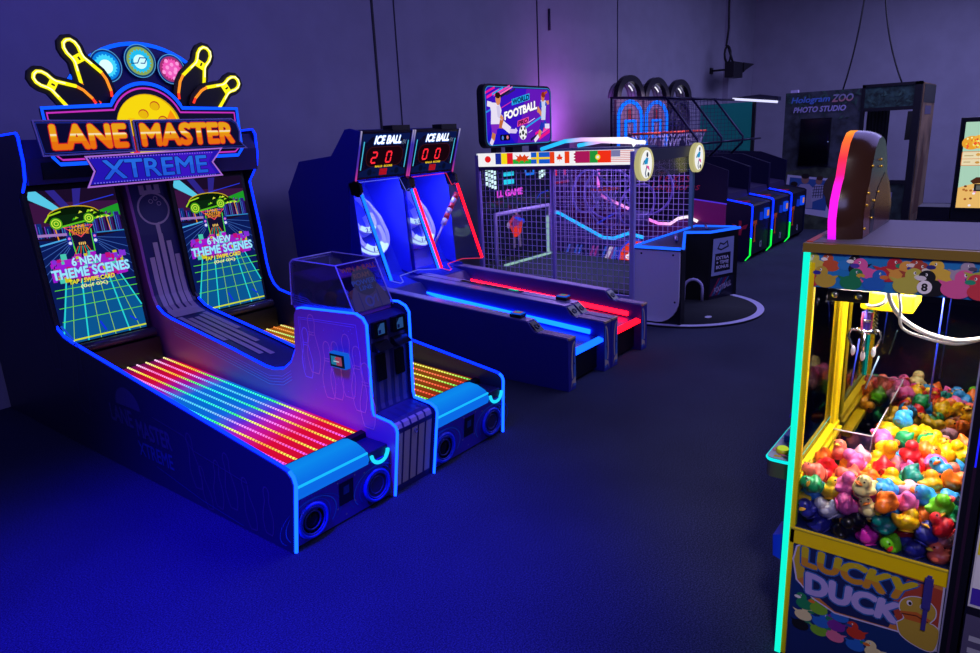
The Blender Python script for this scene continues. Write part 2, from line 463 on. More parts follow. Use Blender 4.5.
    for a, b, base, mA, mB in ((1.85, 2.485, base1, sA1, sB1), (2.88, 3.55, base2, sA2, sB2)):
        mb = MB(); mb.prism([(yf, zl(yf)-.03), (yf, zl(yf)), (yb, zl(yb)), (yb, zl(yb)-.03)], 'x', a+.01, b-.01, base)
        lane = part('lane_bed', mb, T)
        for i in range(9):
            x = a+.045+(b-a-.09)*i/8
            mb = MB(); mb.prism([(yf+.02, zl(yf)-.002), (yf+.02, zl(yf)+.008), (yb, zl(yb)+.008), (yb, zl(yb)-.002)], 'x', x-.0045, x+.0045, mA if i % 2 == 0 else mB)
            part('led_row', mb, lane)
        mb = MB(); mb.prism([(yf-.02, .30), (yf-.02, zl(yf)+.006), (yf+.02, zl(yf)+.012), (yf+.02, .30)], 'x', a, b, BLK)
        part('foul_lip', mb, T)
        # padded glowing step in front of the lane
        w0, w1 = (a-.015, a+.475) if a < 2 else (a+.005, a+.525)
        st = LEDRAMP('step glow', -1.4, -1.7, [(0, '#0a78e8'), (.5, '#0c8cf4'), (1, '#0a5ce8')], .95)
        P = [(2.945, .30), (2.945, .392), (2.90, .405), (2.83, .398), (2.765, .372), (2.745, .350), (2.735, .318), (2.75, .285)]
        mb = MB(); mb.prism(P, 'x', w0, w1, st)
        s_ = part('glowing_step', mb, T)
        mb = MB(); mb.tube([(w0+.005, 2.742, .357), (w1-.005, 2.742, .357)], .007, E('#18b8ff', 1.1), 8); part('light_line', mb, s_)
        mb = MB(); mb.box(w1, b+.005, 2.76, 2.95, .03, .345, VIN)
        part('ball_return_box', mb, T, bevel=.006)
        mb = MB(); mb.ring((w1+.095, 2.752, .325), (0, -1, 0), .062, .011, CY, 20, PI*1.02, PI*1.98, u=(1, 0, 0)); part('handle_light', mb, T, label='cyan glowing crescent handle')
        # kick panel with two speakers
        mb = MB()
        q = [(2.752, .285), (2.787, .012), (2.82, .012), (2.82, .285)]
        mb.prism(q, 'x', a-.012, b+.005, D('#3c2cb4', .4))
        ang = Vector((0, 2.785-2.752, .03-.285)).normalized()
        A = Art(mb, (0, 2.752, .285), (1, 0, 0), -ang, lift=.002)
        for cx in (a+.085, b-.1):
            for R, m in ((.2, D('#1c48c0', .5)), (.165, D('#2878e0', .5)), (.125, D('#1c48d0', .5))):
                A.annul(cx, -.155, R, min(R, .1+R*.15) if R > .12 else R, .006, m, a0=-.6, a1=PI+.6)
        cx = (a+b)/2
        A.rect(cx-.05, -.17, cx+.05, -.03, D('#0c0a26', .3)); A.rect(cx-.02, -.11, cx+.02, -.06, D('#203a80', .3))
        for u, v in ((-.06, -.02), (.06, -.02), (-.06, -.18), (.06, -.18), (.13, -.04), (0, -.24)): A.ell(cx+u, v, .005, .005, D('#9090b0', .3), n=8)
        k = part('kick_panel', mb, T)
        for cx in (a+.085, b-.1):
            o = Vector((cx, 2.752, .285))+ang*.155; n = Vector((0, -1, 0))
            mb = MB(); mb.ring(o+n*.012, n, .088, .012, D('#1238d8', .35), 32); mb.ring(o+n*.016, n, .074, .006, D('#0a2a9a', .35), 32)
            mb.cyl(o, o+n*.006, .085, BLKG, 32); mb.ring(o+n*.01, n, .05, .005, D('#1a2a78', .4), 28)
            part('speaker', mb, T)
    # ---- screens
    for a, b in ((1.832, 2.405), (2.852, 3.45)):
        y0, z0, y1, z1 = 5.235, .735, 5.345, 1.785
        O = Vector((a, y0, z0)); V = Vector((0, y1-y0, z1-z0)); H = V.length; W = b-a
        mb = MB(); N = Vector((1, 0, 0)).cross(V.normalized())
        mb.slab([O+Vector((-.03, 0, 0))-V*.03, O+Vector((W+.03, 0, 0))-V*.03, O+Vector((W+.03, 0, 0))+V*1.03, O+Vector((-.03, 0, 0))+V*1.03], -N, .05, BLK)
        A = Art(mb, O, (1, 0, 0), V, step=.0001, lift=.002)
        lane_screen(A, W, H); part('screen', mb, T)
        mb = MB(); mb.cyl((a-.02, 5.17, .70), (b+.03, 5.17, .70), .034, D('#3a3444', .3), 20); part('roller_bar', mb, T)
        mb = MB(); mb.box(a-.02, b+.04, 5.13, 5.3, .42, .66, BLK); part('pit_board', mb, T)
    # ---- header between the side panels
    mb = MB(); mb.prism([(5.26, 1.83), (5.24, 2.0), (5.30, 2.12), (5.9, 2.13), (5.9, 1.83)], 'x', X0+.03, X1-.03, D('#34306a', .4))
    mb.box(X0+.12, X0+.62, 5.238, 5.262, 1.86, 1.97, BLK); part('header', mb, T)
    mb = MB(); mb.box(X0+.03, X1-.03, 5.95, 6.0, .3, 2.1, BLK); mb.box(X0+.03, X1-.03, 2.85, 5.95, .02, .06, BLK)
    part('rear_shell', mb, T)
    # ---- centre console and spine
    c0, c1 = 2.505, 2.862
    side = [(2.765, 0), (2.702, .415), (2.712, .445), (2.75, .465), (2.885, .48), (2.892, .52), (2.875, 1.02), (2.90, 1.055), (2.955, 1.075), (3.44, 1.055), (3.485, 1.045), (3.51, 1.01), (3.545, .77),
            (3.60, .685), (3.69, .625), (3.80, .603), (3.90, .607)]
    tail = [(4.25, .667), (5.05, .79), (5.15, .815), (5.225, .86), (5.27, .94), (5.295, 1.06), (5.33, 1.40), (5.385, 1.78)]
    full = side+tail
    closed = full+[(5.9, 1.78), (5.9, .1), (2.80, 0)]
    PUR = D('#b060b0', .38)  # purple print, reddened to carry the pink light of the lane LEDs
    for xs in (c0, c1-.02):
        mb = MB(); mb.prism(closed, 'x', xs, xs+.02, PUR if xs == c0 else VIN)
        if xs == c0:
            A = face_minus_x(mb, c0)
            pk = D('#ffb0c8', .4); vi = D('#d0a8ff', .4); cyl_ = D('#a8d0ff', .4)
            A.line([(-3.47, .66), (-3.47, 1.0), (-2.95, 1.015), (-2.93, .72)], .004, vi); A.line([(-3.455, .66), (-3.455, .99), (-2.965, 1.0)], .003, vi)
            for y, z, h, m in ((3.43, .62, .32, vi), (3.36, .66, .37, pk), (3.24, .52, .36, pk), (3.165, .53, .36, pk), (3.06, .56, .39, pk), (2.975, .49, .4, pk), (2.915, .40, .4, pk)):
                o = xf(pin_outline(), -y, z, h, -.03)
                A.line(o, .0065, m, closed=True)
                for k in (.655, .70): A.line([(-y-.07*h, z+k*h), (-y+.07*h, z+k*h)], .005, m)
            rnd = random.Random(4)
            for i in range(40):
                A.ell(-rnd.uniform(2.95, 3.45), rnd.uniform(.55, 1.0), .003, .003, rnd.choice([pk, vi, cyl_]), n=6)
            for dz in (.035, .055, .075, .095):
                A.line([(-5.0, .775-dz), (-4.25, .66-dz), (-3.85, .595-dz), (-3.7, .615-dz), (-3.6, .67-dz)], .003, vi if dz < .06 else cyl_)
        p = part('console_side', mb, T)
        mb = MB(); xm = xs+.01
        mb.tube([(xm, y-.006, z+.004) for y, z in side[:13]], .008, BLC, 8); mb.tube([(xm, y, z+.006) for y, z in side[12:]+tail[:4]], .009, BL, 8)
        part('led_edge', mb, p, label='blue glowing edge strip')
    inner = [(y+.018, z-.004) for y, z in side[:7]]+[(2.918, 1.028), (2.97, 1.04), (3.44, 1.03), (3.49, .99), (3.555, .75), (3.61, .67), (3.70, .61), (3.80, .592), (3.90, .597)]+[(4.25, .657), (5.05, .78), (5.15, .803), (5.235, .852), (5.282, .94), (5.308, 1.06), (5.343, 1.40), (5.398, 1.78)]
    mb = MB(); mb.prism(inner+[(5.9, 1.78), (5.9, .1), (2.82, 0.02)], 'x', c0+.02, c1-.02, D('#2a2660', .42))
    GP, GD = D('#c4acb4', .45), D('#141034', .4)
    # stripes running over the console front, ledge and riser
    def ribbon(path, x0, x1, mat, lift=.0015):
        P = [Vector((0, y, z)) for y, z in path]; N = []
        for i in range(len(P)):
            a = P[max(0, i-1)]; b = P[min(len(P)-1, i+1)]; d = (b-a).normalized(); N.append(Vector((0, -d.z, d.y)))
        vs = []
        for q, n in zip(P, N):
            o = q+n*lift
            if hasattr(x0, '__call__'): pass
            vs += [(x0, o.y, o.z), (x1, o.y, o.z)]
        mb.add(vs, [(2*i, 2*i+1, 2*i+3, 2*i+2) for i in range(len(P)-1)], mat)
    front = inner[:8]
    def sub(path, s0, s1):
        """part of a polyline between arc lengths"""
        out = []; acc = 0
        for i in range(len(path)-1):
            a, b = Vector(path[i]), Vector(path[i+1]); L = (b-a).length
            if acc+L > s0 and acc < s1:
                p0 = a.lerp(b, max(0, (s0-acc)/L)); p1 = a.lerp(b, min(1, (s1-acc)/L))
                if not out: out.append(tuple(p0))
                out.append(tuple(p1))
            acc += L
        return out
    for i in range(5):
        x = c0+.03+i*.0615
        ribbon(sub(front, .05, .395), x, x+.047, D('#b8a898', .45)); ribbon(sub(front, .425, .47), x, x+.047, D('#b8a898', .45))
        ribbon(sub(front, .47, .60), x+.01, x+.034, D('#2a2458', .45)); 
    for i, (s0, s1) in enumerate(((.64, 1.08), (.64, .98), (.64, 1.1), (.64, .98), (.64, 1.08))):
        x = c0+.03+i*.0615; ribbon(sub(front, s0, s1), x+.004, x+.036, D('#5c5478', .45))
    part('console_body', mb, T)
    # spine artwork: ball in a ring, stripes sweeping down
    mb = MB()
    sp = [(5.385, 1.78), (5.33, 1.40), (5.295, 1.06), (5.27, .94), (5.225, .86), (5.15, .815), (5.05, .79), (4.25, .667), (3.9, .607)]
    sp = [(y+.012, z-.008) for y, z in sp]
    V = Vector((0, 5.385-5.33, 1.78-1.40)).normalized(); A = Art(mb, (0, 5.342+.004, 1.40), (1, 0, 0), V, lift=.004)
    cx = 2.683
    A.annul(cx, .19, .125, .125, .014, GP); A.annul(cx+.008, .186, .108, .108, .005, GP, a0=-1.6, a1=.6)
    for u, v in ((-.01, .245), (.03, .265), (.05, .225)): A.annul(cx+u, v, .017, .017, .004, GP, n=14)
    A.rect(cx-.016, -.05, cx+.016, .066, GP)
    for u in (-.06, 0, .06): A.rect(cx+u-.02, .325, cx+u+.02, .37, GP)
    A.rect(cx-.08, .30, cx+.08, .33, GP)
    old = mb
    def rib2(s0, s1, x0, x1):
        pts = sub(sp, s0, s1); P = [Vector((0, y, z)) for y, z in pts]; vs = []
        for i, q in enumerate(P):
            a = P[max(0, i-1)]; b = P[min(len(P)-1, i+1)]; d = (b-a).normalized(); n = Vector((0, d.z, -d.y)) 
            if n.y > 0: n = -n
            o = q+n*.004; vs += [(x0, o.y, o.z), (x1, o.y, o.z)]
        mb.add(vs, [(2*i, 2*i+1, 2*i+3, 2*i+2) for i in range(len(P)-1)], GP)
    for u, s0, s1 in ((-.118, .55, 1.0), (-.072, .44, 1.0), (-.017, .38, 1.0), (.038, .44, 1.0), (.084, .55, 1.0)): rib2(s0, s1, cx+u, cx+u+.038)
    rib2(1.0, 1.12, cx-.125, cx+.125)
    for u, s0, s1 in ((-.12, 1.14, 1.75), (-.072, 1.2, 2.1), (-.017, 1.2, 2.15), (.038, 1.17, 1.9), (.084, 1.14, 1.6)): rib2(s0, s1, cx+u, cx+u+.038)
    part('spine_artwork', mb, T)
    # card readers and shelves on the riser
    for cx in (2.615, 2.765):
        mb = MB(); mb.box(cx-.05, cx+.05, 2.868, 2.895, .93, 1.02, BLKG); A = face_minus_y(mb, 2.868)
        A.rect(cx-.022, .945, cx+.03, 1.008, E('#27508c', .8)); A.poly([(cx-.022, 1.008), (cx-.022, .98), (cx, 1.008)], D('#0a1430')); A.rect(cx-.018, .95, cx+.0, .972, D('#102a58'))
        part('card_reader', mb, T)
        mb = MB(); mb.prism([(2.83, .86), (2.85, .85), (2.90, .85), (2.90, .90), (2.885, .90)], 'x', cx-.055, cx+.06, BLKG); part('cup_shelf', mb, T)
        mb = MB(); mb.box(cx-.035, cx+.035, 2.886, 2.898, .665, .82, BLKG); part('ticket_door', mb, T)
    mb = MB(); mb.ring((2.69, 2.722, .36), (0, -1, 0), .012, .003, D('#9090b0', .3, 1), 16); part('lock', mb, T)
    # touch reader on the console side
    mb = MB(); mb.box(c0-.035, c0+.001, 3.03, 3.165, .745, .835, E('#1260e0', .9))
    mb.box(c0-.042, c0-.034, 3.038, 3.157, .752, .828, BLKG); A = face_minus_x(mb, c0-.042)
    A.rect(-3.145, .765, -3.1, .818, E('#1f7ea8', .8)); A.rect(-3.1, .765, -3.052, .818, E('#a04868', .8)); A.rect(-3.125, .785, -3.075, .79, E('#d8e0f0', .8)); A.rect(-3.11, .8, -3.085, .81, E('#c03048', .8))
    part('tap_reader', mb, T, label='tap card reader with a small blue-rimmed screen')
    marquee(T)
    return T

def lane_screen(A, W, H):
    """attract picture: night city, neon car, lane grid and words"""
    A.rect(0, 0, W, H, E('#0c1238'))
    A.poly([(0, H*.66), (W, H*.68), (W, H), (0, H)], E('#1a0c28'))
    A.poly([(0, H*.77), (W, H*.79), (W, H*.9), (0, H*.93)], E('#3a1440'))
    for u0, u1, v0, v1 in ((.2, .3, .36, .46), (.5, .6, .46, .52)): A.poly([(W*v0, H*.86), (W*v1, H*.86), (W*u1, H), (W*u0, H)], E('#2c2488'))
    A.poly([(0, H*.97), (W*.02, H), (W*.1, H), (W*.42, H*.82), (W*.38, H*.82), (0, H*.95)], E('#58c8e8'))
    A.poly([(W*.72, H*.84), (W, H*.88), (W, H*.80)], E('#1c9a28')); A.line([(W*.3, H*.875), (W*.97, H*.94)], .006, E('#2838e0'))
    rnd = random.Random(9)
    for i in range(11):
        u = W*(i/11); h = rnd.uniform(.06, .14)*H; A.rect(u, H*.70, u+W*.07, H*.70+h, E(rnd.choice(['#141c68', '#2a1a78', '#102a70', '#3a1a60'])))
        A.line([(u+.005, H*.7), (u+.005, H*.7+h)], .003, E(rnd.choice(['#3a78e0', '#a040d0', '#28a0d0'])))
        A.line([(u+.02, H*.7), (u+.02, H*.7+h*.8)], .003, E(rnd.choice(['#3a78e0', '#28a0d0'])))
    A.line([(W*.2, H*.79), (W*.22, H*.66)], .008, E('#e89018')); A.line([(W*.82, H*.8), (W*.84, H*.7)], .006, E('#e0a020'))
    # road
    A.poly([(0, H*.10), (0, H*.69), (W*.36, H*.66), (W*.62, H*.67), (W, H*.69), (W, H*.10)], E('#0a1a58'))
    A.line([(0, H*.655), (W*.3, H*.68)], .01, E('#48a8e8')); A.line([(W*.66, H*.7), (W, H*.695)], .008, E('#2a88c8')); A.line([(0, H*.72), (W*.32, H*.71)], .018, E('#a078c0'))
    for k in range(5):
        A.line([(0, H*(.62-.05*k)), (W*.32, H*(.67-.012*k))], .004, E('#3a60b0')); A.line([(W, H*(.64-.06*k)), (W*.66, H*(.67-.012*k))], .004, E('#3a60b0'))
    A.du = -.03*W
    # car
    A.ell(W*.48, H*.83, W*.30, H*.062, E('#c8a818')); A.ell(W*.48, H*.825, W*.295, H*.06, E('#071808'))
    A.poly([(W*.14, H*.80), (W*.2, H*.835), (W*.8, H*.84), (W*.84, H*.815), (W*.72, H*.79), (W*.3, H*.765)], E('#0a2410'))
    A.line([(W*.14, H*.80), (W*.2, H*.84), (W*.34, H*.86)], .01, E('#a8d820')); A.line([(W*.3, H*.76), (W*.6, H*.785), (W*.84, H*.81)], .012, E('#58c020'))
    for cx, cy, r in ((.26, .785, .055), (.64, .80, .05)):
        A.ell(W*cx, H*cy, W*r*1.25, W*r*1.3, E('#48a018')); A.annul(W*cx, H*cy, W*r, W*r, .006, E('#d8f048'), n=16); A.annul(W*cx, H*cy, W*r*.5, W*r*.5, .005, E('#d8f048'), n=12)
    for i in range(16):
        u, v = W*rnd.uniform(.44, .9), H*rnd.uniform(.79, .845); A.poly([(u, v), (u+.03, v+.008), (u+.012, v+.018)], E(rnd.choice(['#98d820', '#e0f048', '#38a818'])))
    # building with sign
    A.poly([(W*.40, H*.58), (W*.36, H*.74), (W*.64, H*.745), (W*.62, H*.58)], E('#141030'))
    A.line([(W*.40, H*.57), (W*.38, H*.72)], .008, E('#50d838')); A.line([(W*.62, H*.58), (W*.63, H*.73)], .008, E('#50d838'))
    A.line([(W*.33, H*.755), (W*.5, H*.685), (W*.66, H*.755)], .007, E('#f04860'), closed=True)
    A.text('LANE', W*.42, H*.745, W*.57, H*.765, E('#f0b020'), bold=.02); A.text('MASTER', W*.38, H*.72, W*.61, H*.742, E('#f0a020'), bold=.02); A.text('XTREME', W*.4, H*.70, W*.6, H*.717, E('#f09020'), bold=.02)
    for cx in (.36, .655):
        A.rect(W*(cx-.028), H*.63, W*(cx+.028), H*.70, E('#1c2898')); A.ell(W*cx, H*.68, W*.016, W*.016, E('#e070d8'), n=10); A.ell(W*cx, H*.65, W*.02, W*.02, E('#d8e0ff'), n=10)
    for k in range(7): A.line([(W*(.36+.04*k), H*.555), (W*(.44+.017*k), H*.625)], .005, E(['#e06030', '#20b0a0'][k % 2]))
    for k in range(4): A.ell(W*(.46+.022*k), H*.64, W*.008, H*.011, E('#f0c060'), n=8)
    # lane grid
    A.du = 0
    tl, tr = W*.18, W*.80
    A.poly([(0, 0), (0, H*.1), (tl, H*.38), (tr, H*.40), (W, H*.16), (W, 0)], E('#0a5490'))
    vp = .55; 
    def row(t): 
        v = H*(.40*(1-t)**1.0); return v
    for k, (tu, bu) in enumerate(((.18, -.02), (.25, .10), (.36, .27), (.45, .42), (.56, .60), (.68, .78), (.74, .92), (.82, 1.12))):
        t_ = min(1, (1-tu)/(bu-tu)) if bu > 1 else (min(1, tu/(tu-bu)) if bu < 0 else 1)
        A.line([(W*tu, H*.41), (W*(tu+(bu-tu)*t_), H*.41*(1-t_))], .010 if k in (0, 2, 5, 7) else .004, E('#28d8d8') if k in (0, 2, 5, 7) else E('#98d840'))
    for v in (.02, .15, .24, .31, .36): A.line([(0 if v < .1 else W*.03, H*v), (W, H*v)], .011 if v < .1 else .005, E('#d0e020') if v < .1 else E('#58d828'))
    A.line([(W*.45, H*.11), (W*.5, H*.04)], .014, E('#1030e0')); A.line([(W*.82, H*.1), (W*.9, H*.06)], .012, E('#1030e0'))
    A.line([(W*.0, H*.13), (W*.1, H*.02)], .014, E('#1848d0'))
    # glitch bar and words
    A.du = -.02*W
    A.rect(W*.14, H*.49, W*.86, H*.55, E('#9820c0')); A.rect(W*.06, H*.42, W*.94, H*.49, E('#8c1cb8'))
    for i in range(130):
        u, v = W*rnd.uniform(.06, .9), H*rnd.uniform(.395, .555)
        if v > H*.53 and (u < W*.15 or u > W*.6) and rnd.random() < .8: continue
        A.rect(u, v, u+W*rnd.uniform(.03, .09), v+H*rnd.uniform(.015, .04), E(rnd.choice(['#a818c8', '#9818d8', '#b018a0', '#c01078', '#8030d8', '#c8c020', '#a818c8', '#48c8b0'])))
    A.text('6 NEW', W*.30, H*.50, W*.66, H*.556, E('#2838a0'), bold=.06); A.text('6 NEW', W*.30, H*.50, W*.66, H*.556, E('#a8e8ff'), bold=.035)
    A.text('THEME SCENES', W*.05, H*.425, W*.97, H*.492, E('#2838a0'), bold=.06); A.text('THEME SCENES', W*.05, H*.425, W*.97, H*.492, E('#98e4ff'), bold=.04)
    A.text('TAP / SWIPE CARD', W*.22, H*.385, W*.76, H*.415, E('#e8e020'), bold=.035, shear=.15); A.text('(0of 0X)', W*.34, H*.345, W*.66, H*.375, E('#f0e8a0'), bold=.02)

def marquee(T):
    # arched back board
    arc = [(2.655+.615*math.cos(a), 2.135+.61*math.sin(a)) for a in [math.radians(d) for d in range(12, 169, 6)]]
    mb = MB(); mb.prism([(2.03, 2.0), (3.26, 2.0)]+arc, 'y', 5.15, 5.21, D('#1c1868', .4)); b = part('arch_board', mb, T)
    mb = MB(); mb.tube([(x, 5.145, z) for x, z in arc], .013, E('#0a50ff', 1.6), 8); part('led_arc', mb, b, label='blue glowing arc strip')
    for cx, cz, r, cols in ((2.40, 2.585, .108, ('#0c3890', '#0a80e0', '#40d0ff', '#d8fbff')), (2.642, 2.628, .112, ('#0a5078', '#8aa858', '#20b8e8', '#c8f8ff')), (2.865, 2.583, .104, ('#0c3890', '#a03070', '#e850b0', '#ff9ae0'))):
        mb = MB(); mb.cyl((cx, 5.15, cz), (cx, 5.125, cz), r, D('#122a78', .4), 36); A = face_minus_y(mb, 5.125)
        A.annul(cx, cz, r, r, .006, E('#58a8e8', .8), n=36); A.ell(cx, cz, r*.9, r*.9, E(cols[0]), n=36); A.ell(cx, cz, r*.84, r*.84, E(cols[1]), n=36)
        P = []
        for i in range(40): P.append((cx+r*(.72 if i % 2 else .6)*math.cos(i*PI/20), cz+r*(.72 if i % 2 else .6)*math.sin(i*PI/20)))
        A.poly(P, E(cols[2], 1.1)); A.ell(cx, cz-.005, r*.42, r*.42, E(cols[3], 1.1) if cols[3] != '#ff9ae0' else E('#f060c0'), n=24)
        if cols[3] == '#ff9ae0':
            for k in range(9): A.ell(cx+.04*math.cos(k*.7)*(1+k % 2)*.8, cz+.04*math.sin(k*.7)*(1+k % 2)*.8, .014, .014, E('#ff9ae0'), n=10)
        if cols[1] == '#8aa858':
            A.line([(cx-.055, cz+.012), (cx-.062, cz-.018), (cx-.02, cz-.014), (cx+.0, cz+.022), (cx+.045, cz+.022)], .007, E('#0a4a90')); A.line([(cx+.0, cz-.014), (cx+.03, cz-.014), (cx+.05, cz+.022)], .007, E('#0a4a90'))
        part('disc_lamp', mb, T)
    # pins: base point, tip point
    def pin(bx, bz, tx, tz, y, wide=1.25):
        h = math.hypot(tx-bx, tz-bz); rot = math.atan2(tz-bz, tx-bx)-PI/2
        o = [(x*wide, z) for x, z in pin_outline()]
        def grow(P, d):
            n = len(P); out = []
            for i in range(n):
                a, b2 = Vector(P[(i-1) % n]), Vector(P[(i+1) % n]); t = (b2-a).normalized(); out.append((P[i][0]+t.y*d, P[i][1]-t.x*d))
            return out
        ol = xf(o, bx, bz, h, rot)
        big = grow(ol, .036)
        mb = MB(); mb.prism(big, 'y', y, y+.03, D('#08080e', .5))
        p = part('pin_sign', mb, T)
        yel = E('#f4e818', 1.25); org = E('#ff9028', 1.2); red = E('#ff3828', 1.2); core = E('#ffffc8', 1.3)
        mb = MB()
        for side in (ol[:11], list(reversed(ol[10:]))+[ol[0]] if False else list(reversed(ol[10:]))):
            mb.tube([(x, y-.008, z) for x, z in side[0:2]], .009, red, 8); mb.tube([(x, y-.008, z) for x, z in side[1:4]], .0095, org, 8); mb.tube([(x, y-.008, z) for x, z in side[3:]], .0115, yel, 8)
            mb.tube([(x, y-.017, z) for x, z in side[4:]], .0045, core, 6)
        for k in (.66, .70, .74):
            L = xf([(-.075*wide, k), (.075*wide, k)], bx, bz, h, rot); mb.tube([(x, y-.008, z) for x, z in L], .0105, yel, 8)
        q = xf([(-.012, .70), (.012, .70)], bx, bz, h, rot); mb.tube([(x, y-.019, z) for x, z in xf([(0, .675), (0, .725)], bx, bz, h, rot)], .006, D('#101010'), 6)
        part('neon_outline', mb, p, label='yellow neon pin outline')
    pin(2.248, 2.302, 1.926, 2.512, 5.090); pin(2.355, 2.363, 2.165, 2.731, 5.115); pin(2.925, 2.348, 3.160, 2.742, 5.115); pin(2.999, 2.304, 3.373, 2.522, 5.090)
    # title frame board with bump
    bump = [(2.603+.285*math.cos(a), 2.188+.285*math.sin(a)) for a in [math.radians(d) for d in range(25, 156, 6)]]
    out = [(1.92, 2.305), (1.93, 2.0), (1.965, 1.955), (3.27, 1.955), (3.31, 2.0), (3.31, 2.305)]+bump
    mb = MB(); mb.prism(out, 'y', 5.06, 5.10, D('#0c0c34', .4)); A = face_minus_y(mb, 5.06)
    A.ell(2.605, 2.168, .235, .235, E('#d8a810'), n=40); A.ell(2.60, 2.172, .225, .225, E('#f8d810'), n=40)
    A.poly([(2.605+.21*math.cos(a), 2.168+.21*math.sin(a)) for a in (.2, .35, .5, .65)]+[(2.72, 2.21)], E('#f89010'))
    for u, v in ((-.035, .10), (.055, .155), (.10, .055)): A.ell(2.605+u, 2.168+v, .036, .032, E('#c04020'), n=18); A.ell(2.603+u, 2.164+v, .032, .028, E('#e8b810'), n=18)
    A.rect(2.455, 2.0, 2.50, 2.24, E('#e81828')); A.rect(2.455, 2.12, 2.50, 2.24, E('#f8c010'))
    fb = part('title_frame', mb, T)
    mb = MB(); mb.tube([(x, 5.052, z) for x, z in out], .012, E('#0a48ff', 1.8), 8, closed=True)
    ins = [(1.945, 2.275), (1.955, 2.01), (1.985, 1.982), (3.25, 1.982), (3.285, 2.01), (3.285, 2.275)]+[(2.603+.258*math.cos(a), 2.182+.258*math.sin(a)) for a in [math.radians(d) for d in range(22, 159, 6)]]
    mb.tube([(x, 5.054, z) for x, z in ins], .006, E('#c030b8', 1.1), 8, closed=True); part('neon_border', mb, fb, label='blue and magenta neon border')
    # word plates
    yel, org, red, wht = E('#f0b418'), E('#e87010'), E('#c81c28'), E('#f8e0b0')
    bands = [(.33, E('#e89014')), (.5, E('#f0b818')), (.55, wht), (.62, E('#e8a018'))]
    for nm, txt, pl, bx in (('lane', 'LANE', [(1.862, 2.228), (1.885, 2.012), (2.468, 2.018), (2.462, 2.222)], (1.945, 2.045, 2.432, 2.205)),
                            ('master', 'MASTER', [(2.49, 2.222), (2.492, 2.018), (3.352, 2.008), (3.30, 2.06), (3.31, 2.13), (3.29, 2.20), (3.25, 2.228)], (2.525, 2.045, 3.255, 2.205))):
        pl = [(x-.022, z) for x, z in pl]; bx = (bx[0]-.022, bx[1], bx[2]-.022, bx[3])
        mb = MB(); mb.prism(pl, 'y', 5.015, 5.045, D('#0e0e3c', .35)); A = face_minus_y(mb, 5.015)
        A.line(pl, .010, D('#b0a8d0', .4), closed=True)
        cz = sum(p[1] for p in pl)/len(pl); cx = sum(p[0] for p in pl)/len(pl)
        A.line([(cx+(x-cx)*.965, cz+(z-cz)*.87) for x, z in pl], .005, E('#2030a0', .8), closed=True)
        A.text(txt, *bx, red, bold=.045, grow=.03); A.text(txt, *bx, org, bold=.045, bands=bands)
        part('word_plate', mb, T)
    pl = [(2.135, 1.995), (3.125, 2.012), (3.035, 1.915), (3.10, 1.815), (2.118, 1.800), (2.175, 1.90)]
    pl = [(x-.036, z) for x, z in pl]
    mb = MB(); mb.prism(pl, 'y', 4.985, 5.012, D('#18105a', .35)); A = face_minus_y(mb, 4.985); A.du = -.036
    A.line([(x+.036, z) for x, z in pl], .011, E('#b070e0', .9), closed=True); A.poly([(2.62+(x+.036-2.62)*.97, 1.905+(z-1.905)*.86) for x, z in pl], E('#2414b0'))
    A.poly([(2.7, 1.99), (3.05, 1.99), (3.0, 1.915), (3.05, 1.832), (2.7, 1.828)], E('#3a14c0'))
    for i in range(46): A.ell(2.16+i*.0195, 1.985, .005, .005, E('#8a60f0'), n=6)
    for i in range(46): A.ell(2.16+i*.0195, 1.822, .005, .005, E('#7a70f8'), n=6)
    A.text('XTREME', 2.225, 1.842, 2.985, 1.968, E('#140a70'), bold=.02, grow=.03); A.text('XTREME', 2.225, 1.842, 2.985, 1.968, E('#2058d8'), bold=.02, bands=[(.5, E('#2468e0'))])
    part('word_plate', mb, T, label='blue and violet lower word plate')
bowling()
